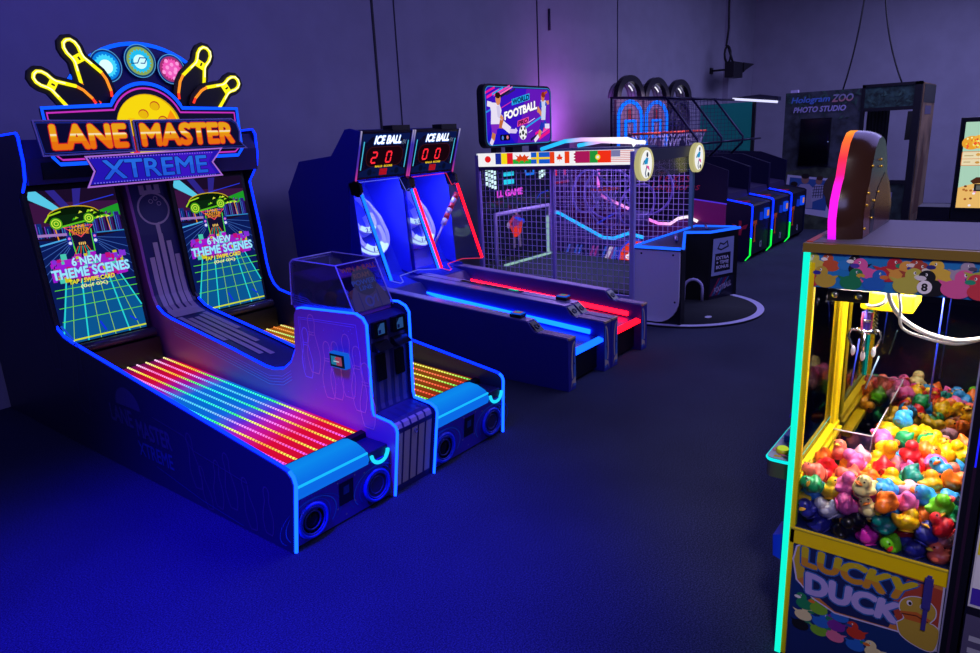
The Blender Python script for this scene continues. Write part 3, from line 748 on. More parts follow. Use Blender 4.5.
# clear dispenser case of prize balls on the console
def dispenser():
    c0, c1 = 2.535, 2.84
    T = thing('ball_dispenser', 'clear acrylic case of small prize balls on top of the bowling console', 'prize dispenser', (2.69, 3.25, 1.055))
    prof = [(2.985, 1.062), (3.11, 1.335), (3.50, 1.345), (3.53, 1.325), (3.56, 1.06)]
    mb = MB(); G = GLASS('#dcd8f4', .10, .05)
    for xs in (c0, c1-.006): mb.prism(prof, 'x', xs, xs+.006, G)
    for i in range(4):
        a, b = prof[i], prof[i+1]
        if i == 0: continue
        mb.add([(c0, *a), (c1, *a), (c1, *b), (c0, *b)], [(0, 1, 2, 3)], G)
    part('clear_case', mb, T)
    ed = D('#c4c0ff', .25)
    mb = MB()
    for xs in (c0, c1): mb.tube([(xs, y, z) for y, z in prof], .0045, ed, 6)
    for y, z in prof[1:4]: mb.tube([(c0, y, z), (c1, y, z)], .0045, ed, 6)
    part('case_edges', mb, T)
    mb = MB(); mb.box(c0+.004, c1-.004, 3.0, 3.55, 1.042, 1.075, D('#9a50d0', .4))
    mb.prism([(3.545, 1.06), (3.535, 1.26), (3.3, 1.22), (3.3, 1.21), (3.52, 1.24), (3.53, 1.06)], 'x', c0+.008, c1-.008, D('#b050c8', .5)); part('tray', mb, T)
    # printed front
    mb = MB(); O = Vector((0, 2.985, 1.062)); V = Vector((0, 3.11-2.985, 1.335-1.062))
    N = Vector((1, 0, 0)).cross(V.normalized()); L = V.length
    mb.slab([O+Vector((c0+.01, 0, 0))+V*.02, O+Vector((c1-.01, 0, 0))+V*.02, O+Vector((c1-.01, 0, 0))+V*.3, O+Vector((c0+.01, 0, 0))+V*.3], -N, .004, D('#1c1648', .4))
    A = Art(mb, O, (1, 0, 0), V, lift=.002)
    tan = D('#584a48', .5); cx = (c0+c1)/2
    A.poly([(c0+.012, .01), (c1-.012, .01), (c1-.03, .10), (c1-.06, .15), (c0+.06, .15), (c0+.03, .10)], tan)
    for u in (-.07, 0, .07): A.rect(cx+u-.004, .01, cx+u+.004, .12, D('#241c48'))
    A.ell(cx+.005, .18, .088, .088, D('#0c0a24', .4), n=32)
    A.annul(cx-.01, .055, .034, .034, .012, D('#4a5878'), n=20); A.line([(cx+.02, .06), (cx+.045, .085)], .008, D('#4a5878')); A.line([(cx+.05, .04), (cx+.055, .09)], .008, D('#4a5878'))
    A.text('WIN A BALL', cx-.135, .245, cx+.135, .275, D('#b02840', .5), bold=.03); A.text('ROAM', cx-.06, .20, cx+.06, .232, D('#8a6038', .5), bold=.04)
    A.text('POWER', cx-.09, .158, cx+.09, .19, D('#2a6a88', .5), bold=.03); A.text('LINE', cx-.05, .125, cx+.05, .152, D('#2a6a88', .5), bold=.03)
    part('printed_front', mb, T)
    mb = MB(); A = face_minus_x(mb, c0-.001); 
    for k in range(4): A.line([(-3.555, 1.13-k*.014), (-3.45, 1.12-k*.014), (-3.4, 1.115-k*.013), (-3.36, 1.09-k*.012), (-3.15, 1.085-k*.012)], .004, D('#6a68c0', .4))
    part('line_decal', mb, T)
    spots = [((2.575, 3.47), 'navy'), ((2.60, 3.35), 'violet'), ((2.59, 3.25), 'bronze'), ((2.68, 3.25), 'blue'), ((2.60, 3.15), 'indigo'), ((2.69, 3.15), 'gold'), ((2.77, 3.12), 'plum'), ((2.78, 3.22), 'teal'), ((2.70, 3.36), 'dark blue')]
    hx = {'navy': '#2c3c98', 'violet': '#7a48a0', 'bronze': '#d89040', 'blue': '#3860d0', 'indigo': '#4038b0', 'gold': '#c89848', 'plum': '#6c2c80', 'teal': '#2c7898', 'dark blue': '#203090'}
    for (x, y), n in spots:
        r = .043
        mb = MB(); mb.sphere((x, y, 1.075+r), r, D(hx[n], .2), 24, 14)
        single('prize_ball', mb, '%s prize ball inside the clear case on the bowling console' % n, 'ball', (x, y, 1.075), 'prize balls in the dispenser')
    mb = MB()
    rnd = random.Random(2)
dispenser()
# ------------------------------------------------------------------ alley rollers
def roller(x0, lit, score, label):
    W = .703; x1 = x0+W; w = .118
    T = thing('alley_roller', label, 'arcade machine', (x0+W/2, 4.4, 0), 'alley rollers')
    col = E('#0a48ff', 4.0) if lit == 'blue' else E('#ff0a20', 4.0)
    tubec = E('#0438ff', 11.0) if lit == 'blue' else E('#ff0618', 11.0)
    NAVY = D('#2a2a90', .4); LANE = D('#3a3a80', .35)
    top = lambda y: .535+(y-3.16)*.058
    # ball-lane walls
    for a in (x0, x1-w):
        P = [(2.785, 0), (2.785, .425), (2.80, .44), (3.06, .452), (3.115, .465), (3.165, .53), (3.4, top(3.4)), (5.0, top(5.0)), (5.3, top(5.0)), (5.3, 0)]
        mb = MB(); mb.prism(P, 'x', a, a+w, NAVY)
        s_ = part('lane_wall', mb, T, bevel=.004)
        mb = MB(); mb.prism([(3.17, .533), (3.17, .540), (5.0, top(5)+.006), (5.0, top(5))], 'x', a+.01, a+w-.01, D('#b0a4d0', .3, .35)); part('top_rail', mb, s_, label='polished silver top rail')
        mb = MB(); mb.prism([(2.80, .441), (2.80, .447), (3.05, .459), (3.05, .453)], 'x', a+.012, a+w-.012, D('#a088a8', .5, noise=.2, scale=60))
        mb.box(a+.01, a+w-.01, 2.778, 2.80, .428, .444, D('#c8b080', .4, .2)); part('armrest', mb, s_)
        mb = MB(); mb.prism([(3.075, .455), (3.155, .53), (3.16, .528), (3.08, .453)], 'x', a+.012, a+w-.012, BLKG)
        mb.ring((a+w/2, 3.11, .495), (0, -.73, .68), .022, .004, D('#285070', .4), 18); part('button', mb, s_)
        # front end decal: curved tan stripe
        mb = MB(); A = face_minus_y(mb, 2.785, lift=.0015); c = a+w/2; tn = D('#c8b898', .5); bl = D('#4878c0', .45)
        left = (a == x0)
        k = 1 if left else -1
        A.poly([(c+k*.01, .03), (c+k*.052, .03), (c+k*.052, .40), (c+k*.03, .40)], bl)
        A.line([(c+k*.038, .405), (c+k*.012, .375), (c+k*.0, .31), (c-k*.008, .2), (c+k*.0, .1)], .017, tn)
        A.poly([(c-k*.012, .08), (c+k*.048, .11), (c+k*.048, .05), (c-k*.002, .06), (c-k*.022, .015)], tn)
        A.ell(c+k*.03, .22, .006, .009, BLK, n=8)
        part('end_decal', mb, s_)
    # playfield between the walls
    xa, xb = x0+w, x1-w
    mb = MB(); mb.prism([(2.83, .25), (2.83, .30), (4.5, .43), (4.8, .50), (4.9, .60), (4.94, .60), (4.94, .25)], 'x', xa, xb, LANE); part('ball_lane', mb, T)
    mb = MB(); mb.box(xa, xb, 2.86, 2.88, .03, .25, BLK); mb.box(xa, xb, 2.88, 5.3, .04, .2, BLK); part('front_board', mb, T)
    mb = MB(); mb.prism([(2.795, .272), (2.795, .298), (2.84, .312), (2.84, .272)], 'x', xa, xb, col); part('lip_light', mb, T, label='%s glowing lip light' % lit)
    mb = MB(); mb.tube([(xb-.012, 2.92, .345), (xb-.012, 4.86, .495)], .021, tubec, 10); part('rail_light', mb, T, label='%s glowing rail tube' % lit)
    # pull-out tray, reader
    mb = MB(); mb.box(x0+.02, x0+.1, 3.25, 3.36, top(3.3)+.006, top(3.3)+.035, BLK); mb.box(x0+.024, x0+.096, 3.255, 3.355, top(3.3)+.035, top(3.3)+.046, E('#1058e0', .9)); 
    mb.box(x0+.034, x0+.086, 3.268, 3.342, top(3.3)+.046, top(3.3)+.049, E('#b05a48', .8)); mb.box(x0+.05, x0+.086, 3.29, 3.33, top(3.3)+.049, top(3.3)+.050, E('#3a9a98', .8)); part('tap_reader', mb, T)
    if lit == 'red':
        mb = MB(); mb.prism([(3.75, top(3.75)+.005), (3.75, top(3.75)+.011), (4.5, top(4.5)+.011), (4.5, top(4.5)+.005)], 'x', x0+.025, x0+.075, BLKG); mb.prism([(3.80, top(3.8)+.011), (3.80, top(3.8)+.014), (3.9, top(3.9)+.014), (3.9, top(3.9)+.011)], 'x', x0+.03, x0+.06, E('#20d0b0', .9)); part('status_strip', mb, T)
    lamp = bpy.data.lights.new('target_lamp', 'AREA'); lamp.energy = 8; lamp.color = (.28, .32, 1.0); lamp.shape = 'RECTANGLE'; lamp.size = .5; lamp.size_y = .08
    lo = bpy.data.objects.new('target_lamp', lamp); COL.objects.link(lo); lo.location = (x0+W/2, 5.06, 1.64); lo.rotation_euler = (Vector((x0+W/2, 5.28, .9))-lo.location).to_track_quat('-Z', 'Y').to_euler()
    # tower
    side = [(4.955, 2.10), (5.10, 2.135), (5.17, 2.13), (5.40, 1.895), (5.90, 1.85), (6.13, 1.55), (6.10, .87), (6.12, 0), (5.0, 0), (5.02, .66), (5.27, .70), (5.27, .92), (5.20, 1.62), (5.10, 1.665)]
    for a in (x0, x1-.022):
        mb = MB(); mb.prism(side, 'x', a, a+.022, D('#2424a8', .4)); p = part('tower_side', mb, T)
        mb = MB(); mb.tube([(a+.011, 4.952, 2.105), (a+.011, 5.093, 1.66)], .008, LEDRAMP('edge pink to violet', 2.1, 1.66, [(0, '#b0a8d0'), (.3, '#4038c0'), (.7, '#6030b0'), (1, '#e040a0')], .8, axis=2), 8); part('chrome_edge', mb, p)  # chrome edge drawn as emission, grey-violet running to pink
    mb = MB(); mb.prism([(5.17, 2.125), (5.40, 1.89), (5.90, 1.845), (6.12, 1.55), (6.10, .3), (6.07, .3), (6.09, 1.54), (5.88, 1.82), (5.38, 1.865), (5.12, 2.1)], 'x', x0+.022, x1-.022, NAVY)
    mb.box(x1-.26, x1-.02, 4.99, 5.12, 2.10, 2.155, BLK); part('tower_back', mb, T)
    # display head
    y0, z0, y1, z1 = 5.098, 1.668, 4.965, 2.098
    O = Vector((x0+.022, y0, z0)); V = Vector((0, y1-y0, z1-z0)); H = V.length; Wd = W-.044; V.normalize(); N = Vector((1, 0, 0)).cross(V)
    mb = MB(); mb.slab([O, O+Vector((Wd, 0, 0)), O+Vector((Wd, 0, 0))+V*H, O+V*H], -N, .06, BLK)
    A = Art(mb, O, (1, 0, 0), V, step=.0001, lift=.002)
    A.rect(.01, .01, Wd-.01, H-.01, D('#0a0a1c', .25)); A.poly([(.02, .02), (.02, .07), (.16, .115), (Wd-.16, .115), (Wd-.02, .07), (Wd-.02, .02)], E('#0c1a50', .7))
    A.poly([(.02, H-.02), (.02, H-.14), (.14, H-.05), (Wd-.14, H-.05), (Wd-.02, H-.14), (Wd-.02, H-.02)], E('#0e1c58', .7))
    A.rrect(.09, .12, Wd-.09, H-.145, .07, E('#16040e')); A.line(rr(.09, .12, Wd-.09, H-.145, .08), .004, E('#481818'), closed=True)
    for u in (.035, Wd-.045): A.line([(u, .09), (u+.012, H-.09)], .012, E('#48c0e0'))
    A.text('ICE BALL', .165, H-.125, Wd-.125, H-.03, E('#1870f0'), shear=.25, bold=.09); A.text('ICE BALL', .17, H-.12, Wd-.13, H-.035, E('#f4fbff', 1.3), shear=.25, bold=.05)
    A.text('FX', Wd-.115, H-.125, Wd-.06, H-.085, E('#7888a8'), shear=.25)
    seven(A, score[0], .155, .155, .062, .10, .016, E('#ff2838', 1.2)); seven(A, score[1], .345, .155, .062, .10, .016, E('#ff2838', 1.2))
    A.text('BALLS  SCORE', .215, .108, Wd-.215, .128, E('#e8c020'), bold=.06)
    A.rect(Wd/2-.05, .03, Wd/2+.05, .095, E('#8a0818')); 
    for i in range(6):
        for j in range(4): A.rect(Wd/2-.045+i*.016, .035+j*.015, Wd/2-.034+i*.016, .046+j*.015, E('#c01828'))
    for u in (.15, Wd-.15): A.ell(u, .065, .03, .032, E('#060c28')); A.rect(u+.04 if u < .3 else u-.08, .05, u+.08 if u < .3 else u-.04, .07, E('#081030'))
    part('score_display', mb, T)
    # hinge ends, light poles
    for a, s_ in ((x0+.004, 1), (x1-.03, -1)):
        mb = MB(); mb.prism([(5.10, 1.66), (5.04, 1.63), (5.03, 1.56), (5.07, 1.51), (5.16, 1.53), (5.19, 1.64)], 'x', a-.004, a+.03, BLKG); part('hinge_bracket', mb, T)
        c = a+.013
        mb = MB(); mb.tube([(c, 5.045, 1.54), (c, 4.745, .745)], .019, D('#303060', .3, .6), 8); mb.tube([(c-.004, 5.028, 1.53), (c-.004, 4.728, .74)], .015, col, 8); part('light_pole', mb, T, label='%s glowing light pole' % lit)
        mb = MB(); mb.add([(c, 5.04, 1.53), (c, 4.74, .74), (c, 5.0, .70), (c, 5.26, .9), (c, 5.19, 1.6)], [(0, 1, 2, 3, 4)], GLASS('#f4f4ff', .02, .05)); part('clear_guard', mb, T)
    ledw = E('#6870e8', .9) if lit == 'blue' else E('#f03858', .9)
    mb = MB(); mb.tube([(x0+.02, 4.73, .735), (x0+.1, 4.7, .70), (x0+.16, 4.72, .70), (x0+.26, 4.86, .73), (x1-.15, 4.9, .735), (x1-.02, 4.72, .735)], .004, ledw, 6)
    mb.tube([(x0+.03, 5.05, 1.5), (x0+.06, 5.05, 1.50), (x0+.05, 5.09, 1.645), (x1-.12, 5.09, 1.65), (x1-.07, 5.06, 1.52), (x1-.03, 5.05, 1.54)], .0035, ledw, 6); part('guard_edge', mb, T)
    # target board with nested white scoring rings
    xc = x0+W/2; B0 = Vector((xc, 5.24, .66)); tv = Vector((0, .45, .89)).normalized(); Bd = D('#2838d0', .35)
    tn = Vector((1, 0, 0)).cross(tv)
    hw = W/2-.024
    mb = MB(); mb.slab([B0+Vector((-hw, 0, 0)), B0+Vector((hw, 0, 0)), B0+Vector((hw, 0, 0))+tv*1.0, B0+Vector((-hw, 0, 0))+tv*1.0], -tn, .03, Bd)
    mb.prism([(4.94, .58), (4.94, .60), (5.25, .67), (5.25, .64)], 'x', x0+.024, x1-.024, Bd); mb.box(x0+.024, x1-.024, 5.70, 5.74, .7, 1.85, D('#2030d0', .4)); part('target_board', mb, T)
    for a in (x0+.023, x1-.029):
        mb = MB(); mb.prism([(5.10, .66), (5.28, .70), (5.70, .72), (5.70, 1.82), (5.16, 1.64)], 'x', a, a+.006, D('#2c38e8', .4)); part('bright_liner', mb, T)  # lining added to make the tower's inner walls brighter
    def ringp(cv, a, b, top_k, h, th, m, nm, glow):
        P = []
        for i in range(29):
            t = PI+PI*i/28; P.append((a*math.cos(t), cv+b*math.sin(t)))
        P = [(-a*.95, cv+top_k*.4), (-a*.98, cv+top_k*.2)]+P+[(a*.98, cv+top_k*.2), (a*.95, cv+top_k*.4)]
        if nm == 'outer_ring': P = [(-a*.42, cv+top_k), (-a*.7, cv+top_k*.75)]+P+[(a*.7, cv+top_k*.75), (a*.42, cv+top_k)]
        vs = []; fs = []; mb = MB()
        for u, v in P:
            q = B0+Vector((u, 0, 0))+tv*v
            d = Vector((u, 0, 0)); k = 1-th/max(a, .01)
            qi = B0+Vector((u*k, 0, 0))+tv*(cv+(v-cv)*(1-th/b if v < cv else 1))
            vs += [q, q+tn*h, qi+tn*h, qi]
        n = len(P)
        for i in range(n-1):
            for k in range(4): fs.append((4*i+k, 4*i+(k+1) % 4, 4*i+4+(k+1) % 4, 4*i+4+k))
        fs += [(0, 1, 2, 3), (4*n-4, 4*n-1, 4*n-2, 4*n-3)]
        mb.add(vs, fs, m, False)
        return part(nm, mb, T)
    wt = D('#d8d4ff', .35); lt = E('#c8ecff', 1.15)
    ringp(.46, .27, .25, .42, .10, .045, wt, 'outer_ring', 0)
    r2 = ringp(.43, .185, .19, .22, .12, .05, wt, 'middle_ring', 0); r3 = ringp(.60, .15, .15, .16, .12, .05, wt, 'upper_ring', 0)
    for cv, a, b, txt in ((.43, .175, .18, '1.0'), (.60, .14, .14, '2.0'), (.46, .25, .235, '')):
        mb = MB(); A = Art(mb, B0+tn*.121 if txt else B0+tn*.101, (1, 0, 0), tv, step=.00015)
        A.annul(0, cv, a+.008, b+.008, .062 if txt else .035, lt, n=24, a0=PI*1.22, a1=PI*1.78)
        if txt: A.text(txt, -.05, cv-b-.002, .05, cv-b+.045, D('#1028a0', .4), shear=.2, bold=.03)
        part('lit_ring_face', mb, T)
    return T
roller(4.488, 'blue', '20', 'blue-lit alley roller showing red digits 2 0, beside the bowling machine')
r2 = roller(5.197, 'red', '00', 'red-lit alley roller showing red digits 0 0, beside the football game')
# leaning red and white pole inside the red roller's guard
mb = MB(); P0, P1 = Vector((5.44, 5.02, .92)), Vector((5.83, 5.0, 1.43))
for i in range(6):
    a, b = P0.lerp(P1, .4+i*.1), P0.lerp(P1, .5+i*.1); mb.tube([a, b], .03, D('#c8c0e0', .4) if i % 2 == 0 else D('#c02838', .4), 10)
mb.tube([P0, P0.lerp(P1, .4)], .012, D('#b0a8d8', .4), 10)
part('striped_gate', mb, r2, label='red and white striped gate arm')

# ------------------------------------------------------------------ football game
def football():
    X0, X1, YF, YB = 6.66, 8.21, 3.30, 5.35
    T = thing('football_game', 'mesh-caged football kicking game with flag-printed beam and tall sign', 'arcade machine', (7.43, 4.3, 0))
    PV = D('#9080c8', .4); PL = D('#a098d0', .38)
    def post(x, y, z0, z1, m=PV, w=.05):
        mb = MB(); mb.box(x-w/2, x+w/2, y-w/2, y+w/2, z0, z1, m); return part('post', mb, T, bevel=.005)
    post(X0, YF+.02, .05, 1.80, D('#b0a8e0', .4)); post(X1, YF+.02, .05, 1.80, D('#406878', .35)); post(X0, YB, .05, 1.80); post(X1, YB, .05, 1.80); post(X0, 4.30, .28, 1.66, w=.03)
    WIRE = D('#c0b0f0', .4)
    for x in (X0, X1):
        mb = MB()
        n = 30
        for i in range(n+1):
            y = YF+.05+(YB-YF-.08)*i/n; mb.box(x-.0022, x+.0022, y-.0022, y+.0022, .28, 1.66, WIRE)
        for i in range(21):
            z = .28+1.38*i/20; mb.box(x-.0022, x+.0022, YF+.03, YB, z-.0022, z+.0022, WIRE)
        part('wire_mesh', mb, T)
        mb = MB(); mb.box(x-.02, x+.02, YF, YB, .25, .29, PL); part('lower_rail', mb, T)
        mb = MB(); mb.box(x-.018, x+.018, YF+.04, YB, .03, .25, BLK); part('base_board', mb, T)
    # flag beam
    mb = MB(); mb.box(X0-.02, X0+.10, YF, YB, 1.665, 1.82, D('#c8c4d8', .5)); mb.box(X0-.022, X0+.05, YF, YB, 1.625, 1.664, D('#4a2a6a', .4))
    A = face_minus_x(mb, X0-.02, lift=.001)
    A.rect(-YB, 1.667, -YF, 1.82, E('#f2f0f4')); A.rect(-YB, 1.667, -YB+.02, 1.82, E('#b8c8d8'))
    L = (YB-YF-.04)/8; z0, z1 = 1.692, 1.816
    def fl(i): return -YB+.03+i*L
    # eight national flags
    u = fl(0); A.ell(u+L*.55, 1.75, .045, .038, E('#e01820'))
    u = fl(1)
    for k, c in enumerate(('#1c2c98', '#f4d818', '#e01828')): A.rect(u+k*L/3, z0, u+(k+1)*L/3, z1, E(c))
    u = fl(2); A.rect(u, z0, u+L, (z0+z1)/2-.01, E('#20a838'))
    dr = [(.15, .3), (.3, .25), (.32, .1), (.42, .3), (.6, .28), (.62, .1), (.72, .3), (.86, .25), (.8, .5), (.92, .7), (.74, .66), (.66, .85), (.52, .62), (.40, .9), (.34, .66), (.14, .8), (.26, .55)]
    A.poly([(u+x*L, z0+y*(z1-z0)) for x, y in dr], E('#d84018'))
    u = fl(3); A.rect(u, z0, u+L, z1, E('#1858c8')); A.rect(u, 1.74, u+L, 1.762, E('#f4d020')); A.rect(u+L*.3, z0, u+L*.42, z1, E('#f4d020'))
    u = fl(4); A.rect(u, z0, u+L*.24, z1, E('#e84018')); A.rect(u+L*.76, z0, u+L, z1, E('#e84018'))
    leaf = [(0, -.5), (.04, -.18), (.4, -.25), (.33, -.1), (.5, .1), (.3, .12), (.26, .26), (.14, .12), (.17, .42), (.08, .38), (0, .55)]
    leaf = leaf+[(-x, y) for x, y in reversed(leaf[1:-1])]
    A.poly([(u+L*.5+x*.085, 1.75+y*.085) for x, y in leaf], E('#e03018'))
    u = fl(5); A.poly([(u+L*.3, z0)]+[(u+L*(.3 if k % 2 else .2), z0+(z1-z0)*k/8) for k in range(1, 8)]+[(u+L*.3, z1), (u+L, z1), (u+L, z0)], E('#a81858'))
    u = fl(6); A.rect(u, z0, u+L*.38, z1, E('#209038')); A.rect(u+L*.38, z0, u+L, z1, E('#f03018')); A.ell(u+L*.38, 1.75, .03, .028, E('#f0d838')); A.ell(u+L*.38, 1.75, .016, .014, E('#e8e8f0'))
    u = fl(7)
    for k in range(7): A.rect(u, z0+(z1-z0)*(k+.3)/7, u+L, z0+(z1-z0)*(k+.75)/7, E('#d88890'))
    A.rect(u, 1.75, u+L*.42, z1, E('#7878a8'))
    part('flag_beam', mb, T, label='white lit beam printed with eight national flags')
    mb = MB(); mb.box(X1-.06, X1+.02, YF, YB, 1.66, 1.80, D('#4a4860', .4)); part('far_beam', mb, T)
    mb = MB(); mb.box(X0+.1, X1-.06, YF, YF+.06, 1.68, 1.80, D('#3a4048', .4)); part('cross_beam', mb, T)
    mb = MB(); mb.box(X0+.1, X1-.06, YB-.06, YB, 1.66, 1.80, D('#2a2440', .4)); part('cross_beam', mb, T)
    mb = MB(); mb.box(X0+.1, X1-.05, YF+.035, YF+.05, 1.50, 1.68, GLASS('#e8ece0', .04, .1)); part('upper_strip', mb, T)
    lamp = bpy.data.lights.new('cage_fill', 'AREA'); lamp.energy = 32; lamp.color = (.55, .35, 1.0); lamp.shape = 'RECTANGLE'; lamp.size = 1.2; lamp.size_y = 1.6  # fill light added under the roof to brighten the wire mesh
    lo = bpy.data.objects.new('cage_fill', lamp); COL.objects.link(lo); lo.location = (7.45, 4.3, 1.78)
    # round player badges on the two front corners
    for cx in (6.80, 8.205):
        mb = MB(); mb.cyl((cx, 3.295, 1.66), (cx, 3.245, 1.66), .17, E('#c8c088', .8), 36); mb.ring((cx, 3.245, 1.66), (0, -1, 0), .155, .014, E('#d8d098', .8), 36)
        A = face_minus_y(mb, 3.245, lift=.003, step=.00015); A.ell(cx, 1.66, .135, .15, E('#f4f4f4'), n=32)
        A.poly([(cx-.04, 1.70), (cx+.0, 1.73), (cx+.05, 1.72), (cx+.03, 1.66), (cx-.05, 1.66)], E('#2090c8')); A.ell(cx+.02, 1.755, .022, .026, E('#303850')); A.poly([(cx-.01, 1.65), (cx+.06, 1.64), (cx+.08, 1.59), (cx+.02, 1.62)], E('#e058a0'))
        A.line([(cx+.01, 1.64), (cx-.02, 1.57), (cx+.0, 1.53)], .02, E('#3a4870')); A.line([(cx-.04, 1.70), (cx-.08, 1.66)], .016, E('#2a5878')); A.ell(cx+.05, 1.555, .024, .024, E('#303848'))
        part('player_badge', mb, T)
    # light frame on the roof
    mb = MB()
    CYN = LEDRAMP('roof light cyan to white', 7.3, 8.4, [(0, '#18b8f0'), (.3, '#30b8ff'), (.6, '#f0b8ff'), (1, '#fff0ff')], 1.15, axis=0)
    part_path = [(6.9, 4.6, 1.84), (6.9, 4.28, 1.92), (6.98, 4.12, 1.93), (6.98, 3.55, 1.915), (7.02, 3.45, 1.88), (7.0, 3.5, 1.85)]
    CY2 = LEDRAMP('roof light along', .35, -.75, [(0, '#18a8f0'), (.35, '#30c0ff'), (.5, '#e0b0ff'), (.75, '#fff0ff'), (1, '#ffffff')], 1.15, axis=1)
    mb.tube(part_path, .022, CY2, 8); mb.tube([(7.3, 4.35, 1.86), (7.32, 4.05, 1.90), (7.3, 3.5, 1.87)], .022, CY2, 8)
    part('roof_light', mb, T, label='cyan and white glowing roof tubes')
    mb = MB(); mb.box(6.95, 7.6, 3.5, 4.5, 1.815, 1.835, D('#505a80', .4)); part('roof_plate', mb, T)
    # ---- tall sign
    sx0, sx1, sz0, sz1, sy = 6.62, 8.06, 1.875, 2.60, 5.20
    o = rr(sx0, sz0, sx1, sz1, .10, 6)
    mb = MB(); mb.prism(o, 'y', sy, sy+.09, D('#0c0c18', .4)); A = face_minus_y(mb, sy, lift=.002, step=.00015)
    i0, i1, k0, k1 = sx0+.04, sx1-.04, sz0+.04, sz1-.04; w, h = i1-i0, k1-k0
    A.rrect(i0, k0, i1, k1, .07, E('#3a10c0')); 
    A.poly([(i0+w*.45, k0+.0), (i1-.05, k0), (i1, k0+.06), (i1, k1-.07), (i1-.06, k1), (i0+w*.62, k1)], E('#6418b8'))
    A.poly([(i0+.01, k0+.07), (i0+.06, k0), (i0+w*.42, k0), (i0+w*.12, k1*1-.3)], E('#1c10c8'))
    def streak(u, v, l, t, c): A.poly([(i0+w*u, k0+h*v), (i0+w*(u+l), k0+h*(v+l*.75)), (i0+w*(u+l), k0+h*(v+l*.75+t)), (i0+w*u, k0+h*(v+t))], E(c))
    for s_ in ((.02, .80, .18, .05, '#f020a0'), (.0, .88, .14, .04, '#e81890'), (.1, .86, .16, .04, '#28a0e8'), (.16, .78, .2, .06, '#181838'), (.12, .84, .24, .04, '#f040b0'), (.2, .86, .2, .03, '#ff70c0'), (.3, .86, .14, .04, '#302060'), (.2, .62, .22, .015, '#e030a0'), (.0, .55, .1, .03, '#2890e8'),
               (.58, .26, .3, .035, '#20a0f0'), (.74, .12, .22, .06, '#f01890'), (.80, .03, .19, .07, '#e81888'), (.7, .05, .16, .05, '#28a8e8'), (.86, .16, .13, .05, '#ff50b0'), (.66, .02, .14, .05, '#181848'), (.62, .36, .12, .014, '#e8d8ff'), (.63, .18, .06, .012, '#e8d8ff')): streak(*s_)
    def band(q, c): A.poly([(i0+w*a, k0+h*b) for a, b in q], E(c))
    band([(.38, .69), (.66, .80), (.66, .92), (.38, .80)], '#20a8e8'); A.text('WORLD', 0, 0, 1, 1, E('#0c1850'), bold=.045, quad=[(i0+w*.39, k0+h*.70), (i0+w*.655, k0+h*.805), (i0+w*.655, k0+h*.905), (i0+w*.39, k0+h*.80)])
    q = [(i0+w*.26, k0+h*.42), (i0+w*.78, k0+h*.63), (i0+w*.78, k0+h*.80), (i0+w*.26, k0+h*.57)]
    A.text('FOOTBALL', 0, 0, 1, 1, E('#282058'), bold=.07, grow=.03, quad=q); A.text('FOOTBALL', 0, 0, 1, 1, E('#f8f4f8', 1.1), bold=.05, quad=q)
    band([(.45, .30), (.63, .375), (.64, .485), (.46, .41)], '#f04898'); A.text('PRO', 0, 0, 1, 1, E('#4a1040'), bold=.05, quad=[(i0+w*.465, k0+h*.315), (i0+w*.62, k0+h*.38), (i0+w*.63, k0+h*.47), (i0+w*.47, k0+h*.40)])
    def limb(pts, wd, c): A.line([(i0+w*a, k0+h*b) for a, b in pts], wd, E(c))
    skin, wht, pur = '#d88858', '#e8e0f4', '#8028c0'
    limb([(.08, .70), (.02, .72)], .06, wht); limb([(.12, .38), (.10, .20)], .10, pur); limb([(.10, .20), (.08, .08)], .07, '#c87848'); limb([(.08, .09), (.05, .0)], .06, '#e8d8f0'); 
    limb([(.13, .38), (.24, .36)], .11, '#c06838'); limb([(.23, .36), (.34, .24)], .085, wht); limb([(.33, .23), (.42, .22), (.44, .26)], .05, '#d8c8f0'); A.poly([(i0+w*a, k0+h*b) for a, b in ((.05, .74), (.19, .73), (.22, .60), (.18, .36), (.06, .36), (.07, .58))], E(wht))
    limb([(.17, .68), (.18, .52), (.23, .46)], .06, '#d0c8e8'); limb([(.2, .5), (.24, .44)], .045, skin); A.poly([(i0+w*a, k0+h*b) for a, b in ((.06, .36), (.18, .36), (.17, .28), (.07, .24))], E(pur))
    A.ell(i0+w*.175, k0+h*.80, .05, .07, E(skin)); A.ell(i0+w*.172, k0+h*.865, .052, .035, E('#28140c'))
    b2 = '#2848c8'
    limb([(.86, .50), (.80, .62), (.79, .56)], .05, skin); limb([(.92, .74), (.98, .76)], .05, skin); limb([(.87, .36), (.83, .22)], .09, '#2030b0'); limb([(.83, .22), (.79, .10)], .06, skin); limb([(.79, .12), (.72, .02)], .05, wht); limb([(.88, .38), (.93, .28)], .08, '#2838c0'); limb([(.9, .30), (.98, .30)], .06, '#e0d8f8')
    A.poly([(i0+w*a, k0+h*b) for a, b in ((.84, .80), (.93, .79), (.92, .60), (.91, .42), (.84, .42), (.85, .62))], E('#c8d0f0')); A.poly([(i0+w*a, k0+h*b) for a, b in ((.82, .74), (.85, .78), (.855, .66), (.82, .64))], E(b2)); A.poly([(i0+w*a, k0+h*b) for a, b in ((.92, .78), (.95, .72), (.93, .68), (.91, .7))], E(b2))
    A.ell(i0+w*.875, k0+h*.86, .04, .06, E('#d07848')); A.ell(i0+w*.885, k0+h*.90, .05, .035, E('#8a2818')); limb([(.9, .92), (.95, .96)], .03, '#b84828')
    A.ell(i0+w*.535, k0+h*.19, .085, .085, E('#f0f0f4')); A.ell(i0+w*.535, k0+h*.19, .03, .03, E('#202028'), n=5)
    for k in range(5): A.ell(i0+w*.535+.064*math.cos(k*1.2566+.9), k0+h*.19+.064*math.sin(k*1.2566+.9), .02, .02, E('#202028'), n=6)
